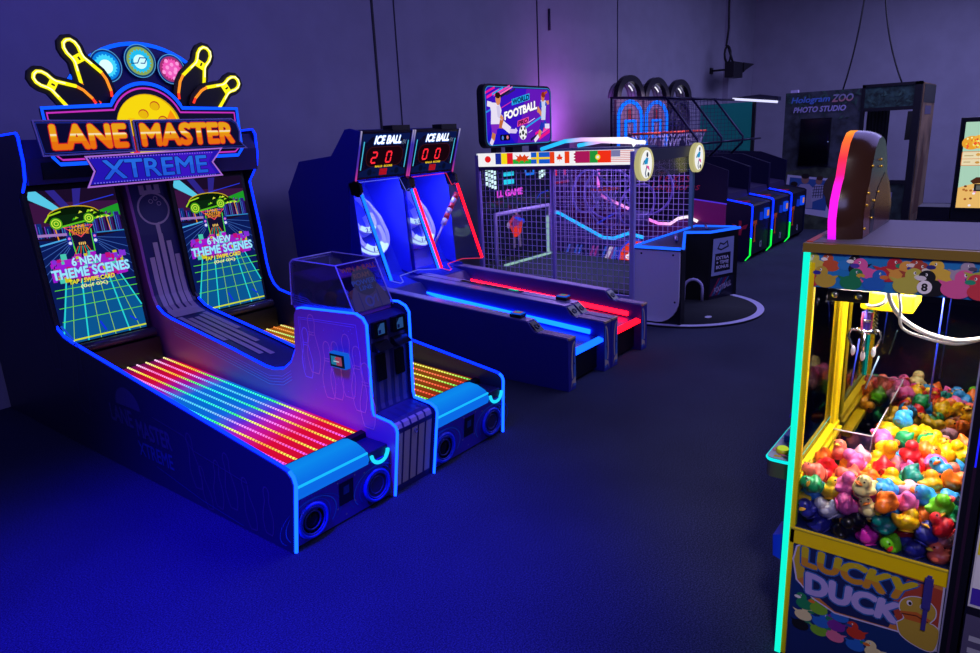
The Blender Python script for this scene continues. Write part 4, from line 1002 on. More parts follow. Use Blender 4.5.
    A.rrect(i0+w*.18, k0+h*.06, i0+w*.33, k0+h*.17, .02, E('#08081c')); A.ell(i0+w*.22, k0+h*.11, .02, .025, E('#4878e0')); A.ell(i0+w*.29, k0+h*.115, .022, .022, E('#d87888'))
    A.line(rr(sx0+.03, sz0+.03, sx1-.03, sz1-.03, .08), .008, E('#3898e0', .9), closed=True)
    part('sign_panel', mb, T, label='lit sign with two footballers and large white lettering')
    mb = MB(); mb.box(6.9, 7.0, 5.25, 5.33, 1.8, 1.9, BLK); mb.box(7.2, 7.4, 5.22, 5.34, 1.78, 1.9, BLK); part('sign_bracket', mb, T)
    # ---- back screen, goal and turf
    mb = MB(); mb.box(X0+.03, X1-.03, 5.32, 5.36, .3, 1.78, BLK); A = face_minus_y(mb, 5.32, lift=.002, step=.0001)
    A.rect(6.72, .5, 8.16, 1.68, E('#10102c')); A.rect(6.72, 1.13, 8.16, 1.24, E('#1c2038'))
    rnd = random.Random(7)
    for i in range(90): A.rect(*(lambda u, v: (u, v, u+.03, v+.02))(rnd.uniform(6.74, 8.1), rnd.uniform(1.12, 1.26)), E(rnd.choice(['#501828', '#28205a', '#1c4048', '#20203c'])))
    for cx, sg in ((6.83, 1), (7.98, -1)):
        for r in range(4):
            for k in range(4 if sg > 0 else 3):
                u = cx-.09+k*.055; v = 1.66-r*.06-k*.02*sg; A.rect(u, v-.045, u+.045, v, E('#d8fbff', 1.15))
    A.text('2', 7.15, 1.62, 7.22, 1.68, E('#e0f0ff')); A.rect(7.1, 1.52, 7.32, 1.57, E('#28d0f0')); A.rect(7.1, 1.42, 7.32, 1.48, E('#28d0f0'))
    for v in (1.5, 1.58): A.rect(7.58, v, 7.78, v+.035, E('#1878f0')); 
    A.rect(7.56, 1.53, 7.6, 1.62, E('#1878f0')); A.rect(7.74, 1.53, 7.78, 1.62, E('#1878f0')); A.rect(7.64, 1.63, 7.76, 1.66, E('#1860d0'))
    A.text('FULL GAME', 6.78, 1.27, 7.5, 1.36, E('#e848e8'), bold=.05); A.rect(6.72, 1.25, 6.95, 1.38, E('#10102c'))
    A.line([(7.82, 1.18), (7.9, 1.24), (8.1, 1.27)], .015, E('#1838d0'))
    # keeper figure on the screen
    def kl(p, wd, c): A.line([(7.33+a, .60+b) for a, b in p], wd, E(c))
    kl([(-.05, .0), (-.05, .2)], .05, '#5a4a78'); kl([(.08, .0), (.07, .2)], .05, '#5a4a78'); A.poly([(7.26, .78), (7.43, .78), (7.47, .95), (7.40, 1.02), (7.29, 1.02), (7.25, .93)], E('#6a2878'))
    A.poly([(7.2, .88), (7.46, .88), (7.44, .78), (7.36, .74), (7.28, .74)], E('#d83020')); kl([(-.04, .40), (-.16, .32), (-.06, .24)], .05, '#a83048'); A.poly([(7.28, .99), (7.34, 1.0), (7.52, .95), (7.52, .89), (7.42, .93)], E('#1c40e0')); kl([(.14, .33), (.05, .24)], .05, '#b03038')
    A.ell(7.16, .91, .03, .04, E('#8878b0')); A.ell(7.345, 1.07, .035, .05, E('#8a6080')); A.ell(7.345, 1.105, .036, .025, E('#3a2c48'))
    part('back_screen', mb, T)
    GP_ = D('#b0a8d0', .4)
    mb = MB()
    mb.tube([(6.76, 5.2, .46), (6.76, 5.2, 1.09), (7.93, 5.2, 1.09), (7.93, 5.2, .46)], .028, GP_, 10); part('goal_frame', mb, T, label='white goal frame')
    mb = MB(); mb.box(6.90, 7.95, 5.16, 5.2, .435, .455, E('#a8d8d0', .75)); mb.box(7.90, 7.92, 5.18, 5.22, .46, .95, E('#a0c8d0', .7)); part('goal_light', mb, T)
    mb = MB(); mb.prism([(3.34, .24), (3.34, .30), (5.32, .44), (5.32, .24)], 'x', X0+.03, X1-.03, D('#16302e', .9, noise=.3, scale=80)); part('turf', mb, T)
    # ---- kicking console: grey near wing, black far wing, round mat
    mb = MB(); P = [(3.31, .04), (3.31, .82), (2.80, .82), (2.80, .30)]+[(2.80+.24-.24*math.cos(a), .04+.26-.26*math.sin(a)) for a in [i*PI/12 for i in range(1, 7)]]
    mb.prism(P, 'x', 6.665, 6.70, D('#f0e8f4', .5)); A = face_minus_x(mb, 6.665)
    for y, z in ((3.22, .76), (2.87, .76), (2.84, .27)): A.ell(-y, z, .011, .011, BLK, n=10)
    wing = part('near_wing', mb, T, label='pale grey end panel with rounded lower corner')
    mb = MB(); mb.prism([(6.70, 3.32), (6.70, 2.79), (6.80, 2.79), (7.85, 3.25), (7.85, 3.32)], 'z', .03, .80, BLK); mb.box(6.69, 6.715, 2.785, 2.82, .03, .8, BLK); part('wing_body', mb, T)
    mb = MB(); mb.prism([(7.83, 3.32), (7.83, 3.22), (7.91, 2.96), (8.38, 2.79), (8.42, 2.86), (8.36, 3.32)], 'z', .0, .80, BLK)
    a, b = Vector((7.91, 2.96, 0)), Vector((8.38, 2.79, 0)); U = (b-a).normalized(); A = Art(mb, a, U, (0, 0, 1), lift=.002)
    A.poly([(.04, .30), (.42, .30), (.42, .74), (.06, .74)], D('#98a4c8', .5)); A.poly([(.09, .34), (.37, .34), (.37, .56), (.10, .56)], D('#141420', .5))
    A.text('EXTRA', .12, .485, .34, .525, D('#d0d0e8', .5), bold=.03); A.text('+ TIME', .12, .43, .34, .47, D('#d0d0e8', .5), bold=.03); A.text('BONUS', .12, .375, .34, .415, D('#d0d0e8', .5), bold=.03)
    A.line([(.14, .62), (.18, .68), (.24, .66), (.30, .69), (.32, .63), (.2, .6)], .018, D('#20243a', .5), closed=True)
    A.poly([(.02, .02), (.42, .02), (.44, .27), (.02, .27)], D('#16142c', .4))
    for i, c in enumerate(('#8a2048', '#206088', '#30306a', '#8a2048', '#2a6890')): A.poly([(.02+i*.035, .06), (.05+i*.035, .06), (.20+i*.04, .26), (.17+i*.04, .26)], D(c, .45))
    A.text('FOOTBALL', 0, 0, 1, 1, D('#a8a0b8', .5), bold=.03, quad=[(.10, .08), (.40, .15), (.40, .22), (.10, .15)])
    part('far_wing', mb, T)
    mb = MB(); a, b = Vector((7.83, 3.22, 0)), Vector((7.91, 2.96, 0)); mid = Vector((7.78, 3.10, .13)); n = Vector((-.956, -.29, 0))
    o = [Vector((7.60, 2.98, .0)), Vector((7.60, 2.98, .14))]
    path = [Vector((7.77, 3.20, .025)), Vector((7.77, 3.20, .15))]
    for i in range(9):
        t = PI-PI*i/8; path.append(Vector((7.80+.03*math.cos(t), 3.10-.10*math.cos(t), .17+.11*math.sin(t))))
    path += [Vector((7.83, 3.00, .15)), Vector((7.83, 3.00, .025))]
    mb.tube(path, .018, D('#c8c0e8', .4), 8); part('ball_return_arch', mb, T, label='grey arched ball return')
    # blue LED-edged top
    outl = [(6.66, 3.31), (6.66, 2.79), (6.72, 2.785), (7.80, 3.22), (7.91, 2.955), (8.40, 2.785), (8.43, 2.84), (8.36, 3.32)]
    mb = MB(); mb.prism(outl, 'z', .80, .825, D('#0e0e24', .3)); tp = part('console_top', mb, T)
    mb = MB(); mb.tube([(x, y, .828) for x, y in outl], .016, E('#1858ff', 1.7), 8, closed=True); part('led_edge', mb, tp, label='blue glowing edge strip')
    mb = MB(); mb.tube([(7.05, 3.0, .845), (7.3, 3.12, .86), (7.5, 3.2, .845)], .018, D('#606088', .3, .8), 8); mb.tube([(8.05, 3.05, .84), (8.12, 3.1, .88), (8.2, 3.12, .84)], .015, D('#606088', .3, .8), 8); part('grab_bar', mb, T)
    # mat
    mb = MB(); R = .90; mb.cyl((7.50, 3.12, .0), (7.50, 3.12, .02), R, D('#10181c', .9, noise=.2, scale=60), 48)
    mt = part('round_mat', mb, T)
    mb = MB(); A = Art(mb, (7.50, 3.12, .021), (1, 0, 0), (0, 1, 0)); A.annul(0, 0, R, R, .075, D('#c8c8e0', .6), n=64); A.ell(-.33, -.45, .05, .035, D('#d0d0e0', .6)); part('white_line', mb, mt, label='white painted rim line')
football()

# ------------------------------------------------------------------ neon basketball game seen through the cage
def neon_game():
    xa, xb = 8.50, 9.40
    T = thing('neon_ball_game', 'basketball skill game with neon rails and magenta side, behind the football cage', 'arcade machine', (8.95, 4.6, 0))
    rail = [(5.75, .94), (5.40, .92), (4.68, .60), (4.52, .595), (4.30, .675), (4.08, .63), (3.95, .66), (3.45, .70), (3.34, .69)]
    def shp(up): return [(y, z) for y, z in rail]
    VI = D('#4a3a80', .45); MG = D('#a01870', .4)
    Pn = rail+[(3.34, .04), (5.75, .04)]
    mb = MB(); mb.prism(Pn, 'x', xa, xa+.03, VI); A = face_minus_x(mb, xa, lift=.002, step=.00015)
    A.poly([(-5.36, .30), (-4.18, .30), (-4.18, .50), (-5.36, .50)], D('#1c2060', .4))
    rnd = random.Random(11)
    for i in range(16):
        u = -5.3+i*.065; A.poly([(u, .31), (u+.035, .31), (u+.10, .48), (u+.065, .48)], E(rnd.choice(['#2838c8', '#a02888', '#4030a8', '#3058d8', '#181848']), .6))
    A.poly([(-4.66, .31), (-4.60, .31), (-4.52, .48), (-4.58, .48)], E('#c8b8e0', .8)); A.poly([(-4.56, .31), (-4.52, .31), (-4.46, .48), (-4.5, .48)], E('#3068e0', .8))
    A.poly([(-4.42+.0, .31)]+[(-4.16-.27*math.cos(a), .31+.27*math.sin(a)) for a in [i*PI/14 for i in range(0, 9)]]+[(-4.10, .31)], E('#e83a14', .9))
    A.annul(-4.16, .31, .30, .30, .03, E('#3040e8', .8), a0=PI/2.2, a1=PI); A.line([(-4.38, .42), (-4.1, .36)], .006, D('#401010')); A.line([(-4.2, .31), (-4.24, .44), (-4.2, .57)], .006, D('#401010'))
    A.text('dco', -4.34, .32, -4.11, .42, E('#f8e8f0'), bold=.05)
    p = part('side_panel', mb, T)
    mb = MB(); mb.tube([(xa, y, z) for y, z in rail[:6]], .024, E('#18a8ff', 1.4), 8); part('neon_rail', mb, p, label='cyan neon rail')
    r2 = [(5.25, 1.50), (5.25, 1.2), (5.2, 1.08), (4.55, .82), (4.45, .76), (4.28, .70), (4.1, .70), (3.98, .78), (3.85, .81), (3.7, .75)]
    P2 = r2+[(3.36, .70), (3.36, .04), (5.9, .04), (5.9, 1.5)]
    mb = MB(); mb.prism(P2, 'x', xb, xb+.03, D('#70206a', .45)); p = part('side_panel', mb, T)
    mb = MB(); mb.tube([(xb-.01, y, z) for y, z in r2], .022, LEDRAMP('neon pink to white', .7, -1.0, [(0, '#f060d8'), (.3, '#ffa0f0'), (.6, '#ff80f0'), (.8, '#ffe8ff'), (1, '#fff4f0')], 1.15), 8); part('neon_rail', mb, p, label='pink to white neon rail')
    mb = MB(); mb.box(xa+.03, xb, 5.75, 5.9, .04, 1.9, D('#4a2070', .4)); A = face_minus_y(mb, 5.75, lift=.002, step=.00015)
    for cx in (8.7, 9.0, 9.25): A.rect(cx-.09, 1.36, cx+.09, 1.56, E('#38206a', .8)); A.rect(cx-.025, 1.40, cx+.025, 1.52, E('#f02848', .8))
    A.rect(8.56, 1.28, 9.36, 1.32, E('#8a2050', .7)); part('back_board', mb, T)
    mb = MB(); mb.prism([(3.4, .3), (3.4, .36), (5.75, .5), (5.75, .3)], 'x', xa+.03, xb, D('#502070', .5)); part('ball_bed', mb, T)
    PU = D('#7a60c0', .4)
    mb = MB()
    for c, n, R in (((8.9, 4.8, 1.15), (1, .3, .2), .36), ((8.95, 4.4, 1.0), (.5, 1, .3), .30), ((9.0, 5.0, .95), (.9, -.4, .5), .34), ((8.8, 5.1, 1.2), (.2, 1, .1), .30), ((9.1, 4.3, 1.2), (1, .1, -.2), .34)):
        mb.ring(c, n, R, .017, PU, 36)
    mb.tube([(9.2, 5.3, 1.5), (9.0, 4.9, 1.3), (8.9, 4.5, 1.35), (8.8, 4.3, 1.55)], .016, PU, 8); mb.tube([(9.3, 4.9, .8), (8.9, 4.7, .9), (8.7, 4.9, .75)], .016, D('#3048d8', .4), 8); part('tube_rings', mb, T, label='violet looping tubes')
    # hoop with net
    mb = MB(); c = Vector((8.95, 4.9, 1.22)); mb.ring(c, (0, 0, 1), .20, .012, D('#c83828', .4), 28)
    for i in range(14):
        a = i*2*PI/14; b = a+.35; mb.tube([c+Vector((.2*math.cos(a), .2*math.sin(a), 0)), c+Vector((.12*math.cos(b), .12*math.sin(b), -.28))], .004, D('#9088c8', .5), 4); mb.tube([c+Vector((.2*math.cos(a), .2*math.sin(a), 0)), c+Vector((.12*math.cos(a-.35), .12*math.sin(a-.35), -.28))], .004, D('#9088c8', .5), 4)
    part('hoop_net', mb, T)
    mb = MB(); mb.cyl((9.05, 4.45, .70), (9.05, 4.45, .90), .17, D('#584a88', .4, .3), 24); part('basket', mb, T)
    mb = MB(); mb.prism([(3.34, .98), (3.34, .03), (3.8, .03), (3.8, 1.04)], 'x', xb+.04, xb+.08, MG); mb.tube([(xb+.06, 3.33, .985), (xb+.06, 3.8, 1.045)], .012, E('#5030d8', .9), 6)
    mb.box(xb-.5, xb+.04, 3.34, 3.40, .03, .7, D('#241040', .4)); part('front_fender', mb, T)
neon_game()

# ------------------------------------------------------------------ basketball machines
def hoops(x0, k, label):
    W = 1.0; x1 = x0+W
    T = thing('basketball_machine', label, 'arcade machine', (x0+W/2, 4.6, 0), 'row of basketball machines')
    NV = D('#12103a', .45); NB = D('#0a0a20', .45)
    low = [(3.44, 0), (3.365, .10), (3.36, .83), (3.40, .855), (3.735, .92), (3.735, 1.36), (4.21, 1.525), (5.75, 1.60), (5.9, 0)]
    for a in (x0, x1-.03):
        mb = MB(); mb.prism(low, 'x', a, a+.03, NV)
        if a == x0:
            A = face_minus_x(mb, x0, lift=.002)
            if k == 0:
                rd = D('#ff3858', .5)
                A.text('Texas', -4.86, 1.19, -4.30, 1.35, rd, shear=.35); A.text('Longhorns', -4.98, 1.03, -4.16, 1.18, rd, shear=.35)
            if k == 0:
                c = D('#d83050', .5); u, v = -3.52, .50
                A.poly([(u-.12, v+.07), (u-.06, v+.05), (u-.03, v+.03), (u+.03, v+.03), (u+.06, v+.05), (u+.12, v+.07), (u+.09, v+.0), (u+.035, v-.01), (u+.02, v-.10), (u-.02, v-.10), (u-.035, v-.01), (u-.09, v+.0)], c); A.rect(u-.02, v+.03, u+.02, v+.12, c)
            else:
                A.rect(-3.58, .42, -3.46, .54, D('#301838', .5))
        p = part('side_panel', mb, T)
        mb = MB(); xm = a+.015 if a == x0 else a+.015
        if a != x0: continue
        mb.tube([(xm, 3.735, .925), (xm, 3.40, .862), (xm, 3.365, .848), (xm, 3.354, .82), (xm, 3.354, .36)], .014, BL, 8); mb.tube([(xm, 3.354, .37), (xm, 3.357, .10), (xm, 3.43, .02)], .014, E('#10ff48', 1.3), 8); part('led_edge', mb, p, label='edge strip glowing blue above and green below')
    mb = MB(); mb.prism([(3.385, .08), (3.375, .82), (3.41, .845), (3.735, .905), (3.735, .8), (3.46, .06)], 'x', x0+.03, x1-.03, NB); A = face_minus_y(mb, 3.377, lift=.004, step=.00015)
    c = x0+.24; og = D('#ff7020', .5)
    A.poly([(c-.085, .60), (c+.085, .60), (c+.085, .52), (c+.055, .52), (c+.055, .55), (c+.028, .55), (c+.028, .30), (c+.05, .30), (c+.05, .27), (c-.05, .27), (c-.05, .30), (c-.028, .30), (c-.028, .55), (c-.055, .55), (c-.055, .52), (c-.085, .52)], og)
    A.annul(x0+.55, .20, .04, .05, .016, D('#b8b8d0', .5)); A.line([(x0+.60, .14), (x0+.60, .25)], .014, D('#b8b8d0', .5))
    part('front_panel', mb, T)
    mb = MB(); mb.box(x0+.66, x0+.82, 3.34, 3.38, .58, .74, E('#1048f0', .9)); mb.box(x0+.70, x0+.78, 3.335, 3.34, .62, .71, E('#c08048', .9)); part('tap_reader', mb, T)
    mb = MB(); mb.box(x0+.46, x0+.52, 3.345, 3.38, .58, .70, E('#1030c0', .8)); part('start_button', mb, T)
    mb = MB(); mb.box(x0+.03, x0+.2, 3.45, 3.7, .88, .90, D('#c02030', .4)); mb.prism([(3.735, .9), (3.76, 1.0), (5.4, 1.25), (5.4, 1.2), (3.8, .9)], 'x', x0+.03, x1-.03, D('#241a48', .5)); part('ball_ramp', mb, T)
    # cage frame
    FR = D('#201a40', .35, .5)
    fr = [(4.24, 1.55), (4.43, 1.53), (4.24, 1.72), (4.23, 1.82), (4.76, 2.47), (5.70, 2.53)]
    for a in (x0+.015,):
        mb = MB(); mb.tube([(a, y, z) for y, z in fr[1:]], .02, FR, 8)
        mb.tube([(a, 5.70, 2.53), (a, 5.70, 1.55)], .02, FR, 8); p = part('cage_frame', mb, T)
        mb = MB(); mb.tube([(a, 4.245, 1.835), (a, 4.755, 2.462)], .010, E('#3028e0', .8) if k == 0 else E('#8040c0', .6), 6); part('edge_light', mb, p)
        mb = MB(); WM = D('#3a3468', .5)
        y = 4.30
        while y < 5.69:
            zt = 2.47+(y-4.76)*.064 if y > 4.76 else 1.82+(y-4.23)*1.226
            mb.box(a-.003, a+.003, y-.003, y+.003, 1.56, zt, WM); y += .065
        z = 1.60
        while z < 2.5:
            yl = 4.23+max(0, (z-1.82))/1.226 if z > 1.82 else 4.24
            mb.box(a-.003, a+.003, yl, 5.69, z-.003, z+.003, WM); z += .065
        part('wire_mesh', mb, T)
    mb = MB()
    pass
    for y, z in ((4.24, 1.76), (4.76, 2.47), (5.70, 2.53)):
        mb = MB(); mb.tube([(x0, y, z), (x1, y, z)], .018, FR, 8); part('cross_bar', mb, T)
    # backboard with LED frame
    mb = MB(); mb.box(x0+.03, x1-.03, 5.62, 5.66, 1.60, 2.50, D('#7a5068' if k < 2 else '#16141f', .5)); A = face_minus_y(mb, 5.62, lift=.004, step=.00015)
    cx = x0+W/2
    A.rect(cx-.1, 2.16, cx+.1, 2.36, BLK); A.line([(cx-.03, 2.19), (cx-.03, 2.33), (cx+.03, 2.33), (cx+.03, 2.19)], .022, E('#c01838', .9) if k < 2 else D('#201020', .4), closed=True)
    A.poly([(cx-.10, 2.12), (cx-.03, 2.04), (cx-.03, 1.94), (cx+.03, 1.94), (cx+.03, 2.04), (cx+.10, 2.12), (cx+.05, 2.12), (cx, 2.06), (cx-.05, 2.12)], D('#9078a0' if k < 2 else '#2a2438', .5))
    bb = part('backboard', mb, T)
    mb = MB(); BB = E('#0868ff', 1.5) if k < 2 else D('#202040', .4)
    o = [(cx-.42, 1.72), (cx-.30, 1.62), (cx+.30, 1.62), (cx+.42, 1.72)]+[(cx+.42*math.cos(a), 2.20+.27*math.sin(a)) for a in [i*PI/14 for i in range(15)]]
    mb.tube([(x, 5.60, z) for x, z in o], .032, BB, 8, closed=True); mb.tube([(cx-.17, 5.60, 1.88), (cx+.17, 5.60, 1.88), (cx+.17, 5.60, 2.16), (cx-.17, 5.60, 2.16)], .028, BB, 8, closed=True); part('led_frame', mb, bb, label='blue glowing board outline')
    c = Vector((cx, 5.33, 1.94)); mb = MB(); mb.ring(c, (0, 0, 1), .23, .02, D('#ff5028', .4), 32); mb.box(cx-.08, cx+.08, 5.54, 5.62, 1.89, 1.96, D('#c03818', .4)); h = part('hoop', mb, T)
    mb = MB(); NT = D('#e8e0ff', .6)
    lamp = bpy.data.lights.new('board_fill', 'AREA'); lamp.energy = 5 if k < 2 else 2; lamp.color = (.8, .6, 1.0); lamp.size = .5  # fill light added to brighten rim, net and backboard
    lo = bpy.data.objects.new('board_fill', lamp); COL.objects.link(lo); lo.location = (cx, 5.0, 2.44); lo.rotation_euler = (Vector((cx, 5.5, 1.9))-lo.location).to_track_quat('-Z', 'Y').to_euler()
    for i in range(14):
        a = i*2*PI/14
        for s_ in (.3, -.3): mb.tube([c+Vector((.23*math.cos(a), .23*math.sin(a), 0)), c+Vector((.17*math.cos(a+s_), .17*math.sin(a+s_), -.13)), c+Vector((.13*math.cos(a+2*s_), .13*math.sin(a+2*s_), -.28))], .005, NT, 4)
    part('net', mb, h)
    # arched tunnel lamp on the roof
    mb = MB(); P = [(cx+.50*math.cos(a), 2.53+.36*math.sin(a)) for a in [i*PI/16 for i in range(17)]]; Q = [(cx+.37*math.cos(a), 2.53+.26*math.sin(a)) for a in [i*PI/16 for i in range(16, -1, -1)]]
    mb.prism(P+Q, 'y', 5.58, 5.66, D('#101018', .3)); ar = part('roof_arch', mb, T)
    mb = MB(); n = len(Q); R = [(cx+.36*math.cos(a), 2.53+.26*math.sin(a)) for a in [i*PI/16 for i in range(17)]]
    mb.add([(x, 5.66, z) for x, z in R]+[(x, 5.84, z) for x, z in R], [(i, i+1, i+18, i+17) for i in range(16)], D('#a8a8c0', .3, .5))
    for j in range(3): mb.tube([(x*1.0, 5.70+j*.06, z) for x, z in R], .006, D('#3a3a50', .4), 4)
    part('arch_lining', mb, ar)
    mb = MB(); a0 = math.radians(35); mb.tube([(cx+.32*math.cos(a0+i*.08), 5.70, 2.53+.22*math.sin(a0+i*.08)) for i in range(8)], .012, E('#f0f0ff', 1.1), 6); part('arch_lamp', mb, ar)
    mb = MB(); mb.prism([(3.78, 1.38), (4.22, 1.55), (5.7, 1.62), (5.7, 1.56), (4.22, 1.49), (3.78, 1.34)], 'x', x0+.03, x1-.03, D('#0a0a1c', .5)) if False else mb.box(x0+.03, x1-.03, 5.7, 5.78, .1, 1.6, NB); part('rear_board', mb, T)
hoops(10.62, 0, 'basketball machine with a red script print on its side, nearest of the row')
hoops(11.645, 1, 'middle basketball machine of the row, between the red-script one and the far one')
hoops(12.67, 2, 'farthest basketball machine of the row, beside the photo studio')
# ------------------------------------------------------------------ photo studio at the far end
def studio():
    X = 14.5
    T = thing('photo_studio', 'jungle-printed photo studio booth with a lettered panel and open window, by the back wall', 'photo booth', (15.5, 3.0, 0))
    JG = D('#3a4048', .7, noise=.6, scale=5); G2 = D('#2c4a44', .7, noise=.7, scale=9)
    mb = MB(); mb.box(X, X+.08, 2.745, 4.06, 0, 2.55, JG)
    A = face_minus_x(mb, X, lift=.004, step=.00015)
    rnd = random.Random(21)
    for i in range(90):
        u, v = rnd.uniform(-4.05, -2.78), 2.52-abs(rnd.gauss(0, .16)); a = rnd.uniform(0, 6.28); l = rnd.uniform(.06, .14)
        if v < 2.05: continue
        A.poly([(max(-4.055, min(-2.75, u+x)), min(2.545, v+y)) for x, y in ((0, 0), (l*.5*math.cos(a)-.02*math.sin(a), l*.5*math.sin(a)+.02*math.cos(a)), (l*math.cos(a), l*math.sin(a)), (l*.5*math.cos(a)+.02*math.sin(a), l*.5*math.sin(a)-.02*math.cos(a)))], D(rnd.choice(['#26423a', '#34564a', '#1e342e', '#3c6050']), .7))
    A.text('Hologram', -3.95, 2.325, -3.27, 2.465, D('#5a86d8', .5), shear=.2, bold=.03); A.text('ZOO', -3.24, 2.34, -2.88, 2.475, D('#c88a90', .5), shear=.2, bold=.03, bands=[(.45, D('#9a98b8', .5))])
    A.text('PHOTO STUDIO', -3.90, 2.18, -2.99, 2.285, D('#b8b0e0', .5), shear=.2, bold=.035)
    A.poly([(-4.055, 0), (-2.75, 0), (-2.75, 1.12), (-3.4, 1.18), (-4.055, 1.08)], D('#46503c', .7, noise=.5, scale=7))
    fr = [(-3.99, .36), (-3.10, .22), (-3.02, .95), (-3.93, 1.04)]
    A.poly(fr, D('#e0dcf4', .6)); A.poly([(-3.92, .43), (-3.2, .36), (-3.14, .92), (-3.88, .99)], D('#3a68b0', .6)); 
    def bl(pts, w, c): A.line(pts, w, D(c, .6))
    # family on the printed picture
    A.poly([(-3.92, .43), (-3.72, .42), (-3.72, .70), (-3.80, .76), (-3.9, .72)], D('#8a6078', .6)); A.ell(-3.80, .81, .065, .075, D('#a87868', .6)); A.ell(-3.80, .86, .07, .05, D('#241818', .6))
    A.poly([(-3.74, .42), (-3.44, .40), (-3.44, .78), (-3.52, .86), (-3.68, .86), (-3.74, .78)], D('#b8b0d0', .6)); A.ell(-3.60, .95, .07, .085, D('#b08070', .6)); A.ell(-3.60, 1.01, .075, .05, D('#201414', .6))
    A.poly([(-3.46, .52), (-3.26, .60), (-3.25, .84), (-3.40, .86), (-3.48, .76)], D('#c0bcd8', .6)); A.ell(-3.35, .92, .06, .07, D('#a87868', .6)); A.ell(-3.34, .97, .06, .04, D('#4a2c20', .6))
    for i in range(5): bl([(-3.44+i*.045, .6), (-3.42+i*.04, .83)], .012, '#303058')
    for i in range(4): bl([(-3.46, .64+i*.055), (-3.26, .66+i*.055)], .012, '#303058')
    for i in range(4): bl([(-3.9+i*.045, .45), (-3.88+i*.04, .7)], .012, '#503050')
    A.ell(-2.98, .66, .24, .36, D('#4a3a30', .7), n=30); A.ell(-3.12, .78, .15, .22, D('#5a4436', .7)); A.ell(-2.95, .66, .13, .2, D('#7a6048', .7)); A.ell(-2.95, .56, .08, .08, D('#8a7460', .7)); A.ell(-3.0, .72, .018, .014, D('#181010')); A.ell(-2.9, .72, .018, .014, D('#181010')); A.ell(-2.95, .6, .03, .02, D('#201414'))
    p = part('lettered_panel', mb, T)
    mb = MB(); mb.box(X-.06, X, 3.215, 3.745, 1.21, 2.07, BLKG); A = face_minus_x(mb, X-.06); A.rect(-3.73, 1.225, -3.23, 2.055, D('#04040a', .12)); A.ell(-3.24, 1.64, .008, .008, E('#a0b8ff'), n=8); part('wall_screen', mb, T, label='dark portrait screen')
    # open frame to its right
    FRM = D('#0a0a14', .5)
    mb = MB()
    mb.box(X-.02, X+.1, 2.695, 2.745, 0, 2.60, FRM); mb.box(X-.02, X+.1, 1.82, 1.93, 0, 2.60, FRM); mb.box(X-.02, X+.1, 1.82, 2.745, 2.55, 2.60, FRM); mb.box(X-.02, X+.1, 1.93, 2.695, 2.14, 2.20, FRM); mb.box(X-.02, X+.1, 1.93, 2.695, .86, .93, FRM)
    part('window_frame', mb, T)
    mb = MB(); mb.box(X, X+.05, 1.93, 2.695, 2.20, 2.55, G2); A = face_minus_x(mb, X, lift=.004, step=.00015)
    for i in range(50):
        u, v = rnd.uniform(-2.68, -1.97), rnd.uniform(2.22, 2.5); a = rnd.uniform(0, 6.28); l = rnd.uniform(.06, .13)
        A.poly([(max(-2.69, min(-1.935, u+x)), max(2.205, min(2.545, v+y))) for x, y in ((0, 0), (l*.5*math.cos(a)-.02*math.sin(a), l*.5*math.sin(a)+.02*math.cos(a)), (l*math.cos(a), l*math.sin(a)), (l*.5*math.cos(a)+.02*math.sin(a), l*.5*math.sin(a)-.02*math.cos(a)))], D(rnd.choice(['#26423a', '#34564a', '#1e342e', '#42685a']), .7))
    part('leafy_header', mb, T)
    mb = MB(); mb.box(X, X+.05, 1.93, 2.695, 0, .86, D('#2a3a34', .7, noise=.5, scale=7)); A = face_minus_x(mb, X, lift=.004, step=.00015)
    A.poly([(-2.62, .16), (-2.14, .12), (-2.11, .72), (-2.56, .74)], D('#8a90b0', .6)); A.poly([(-2.57, .2), (-2.18, .17), (-2.16, .68), (-2.53, .69)], D('#3a6a58', .6)); A.ell(-2.38, .5, .06, .08, D('#6a5048', .6)); A.line([(-2.4, .2), (-2.38, .42)], .1, D('#403848', .6)); A.line([(-2.36, .42), (-2.22, .62)], .03, D('#403848', .6))
    part('lower_panel', mb, T)
    mb = MB(); 
    q = [(2.70-.015*(i % 2)-.0, 0) for i in range(2)]
    vs = []; n = 24
    for i in range(n+1):
        y = 2.70-.37*i/n; x = X+.35+.03*math.sin(i*1.7); vs += [(x, y, .9), (x, y, 2.18)]
    mb.add(vs, [(2*i, 2*i+2, 2*i+3, 2*i+1) for i in range(n)], D('#0c0c16', .8), True); part('curtain', mb, T)
    mb = MB(); mb.box(X+.1, X+1.62, 1.80, 1.85, 0, 2.58, D('#8a7050', .6, noise=.5, scale=2)); A = Art(mb, (X+.1, 1.80, 0), (.5, 0, 0), (0, 0, 1), lift=.004, step=.00015)
    A.rect(.02, 2.25, 1.5, 2.56, D('#3c4038', .7)); A.rect(.3, 2.05, 1.1, 2.2, D('#6a6680', .6)); A.poly([(.2, .3), (.8, .3), (.9, 1.2), (.6, 1.5), (.3, 1.1)], D('#6a4a34', .7)); A.poly([(.85, .2), (1.4, .2), (1.3, .9), (1.0, 1.0)], D('#a08868', .7))
    part('printed_side', mb, T)
    mb = MB(); mb.box(X+.06, X+1.6, 2.74, 2.78, 2.4, 2.55, FRM); mb.box(X+1.5, X+1.6, 1.85, 2.78, 2.4, 2.58, FRM); part('roof_rail', mb, T)
    mb = MB(); mb.prism([(15.55, 1.60), (15.65, 1.60), (15.75, 2.12), (15.65, 2.12)], 'y', 1.92, 2.16, DK); mb.box(15.65, 15.75, 1.84, 1.95, 1.8, 2.0, DK); part('side_monitor', mb, T)
    mb = MB(); mb.box(X+.02, X+.1, 3.85, 3.98, 2.55, 2.60, D('#d8c8f0', .5)); part('sensor', mb, T)
    return T
studio()
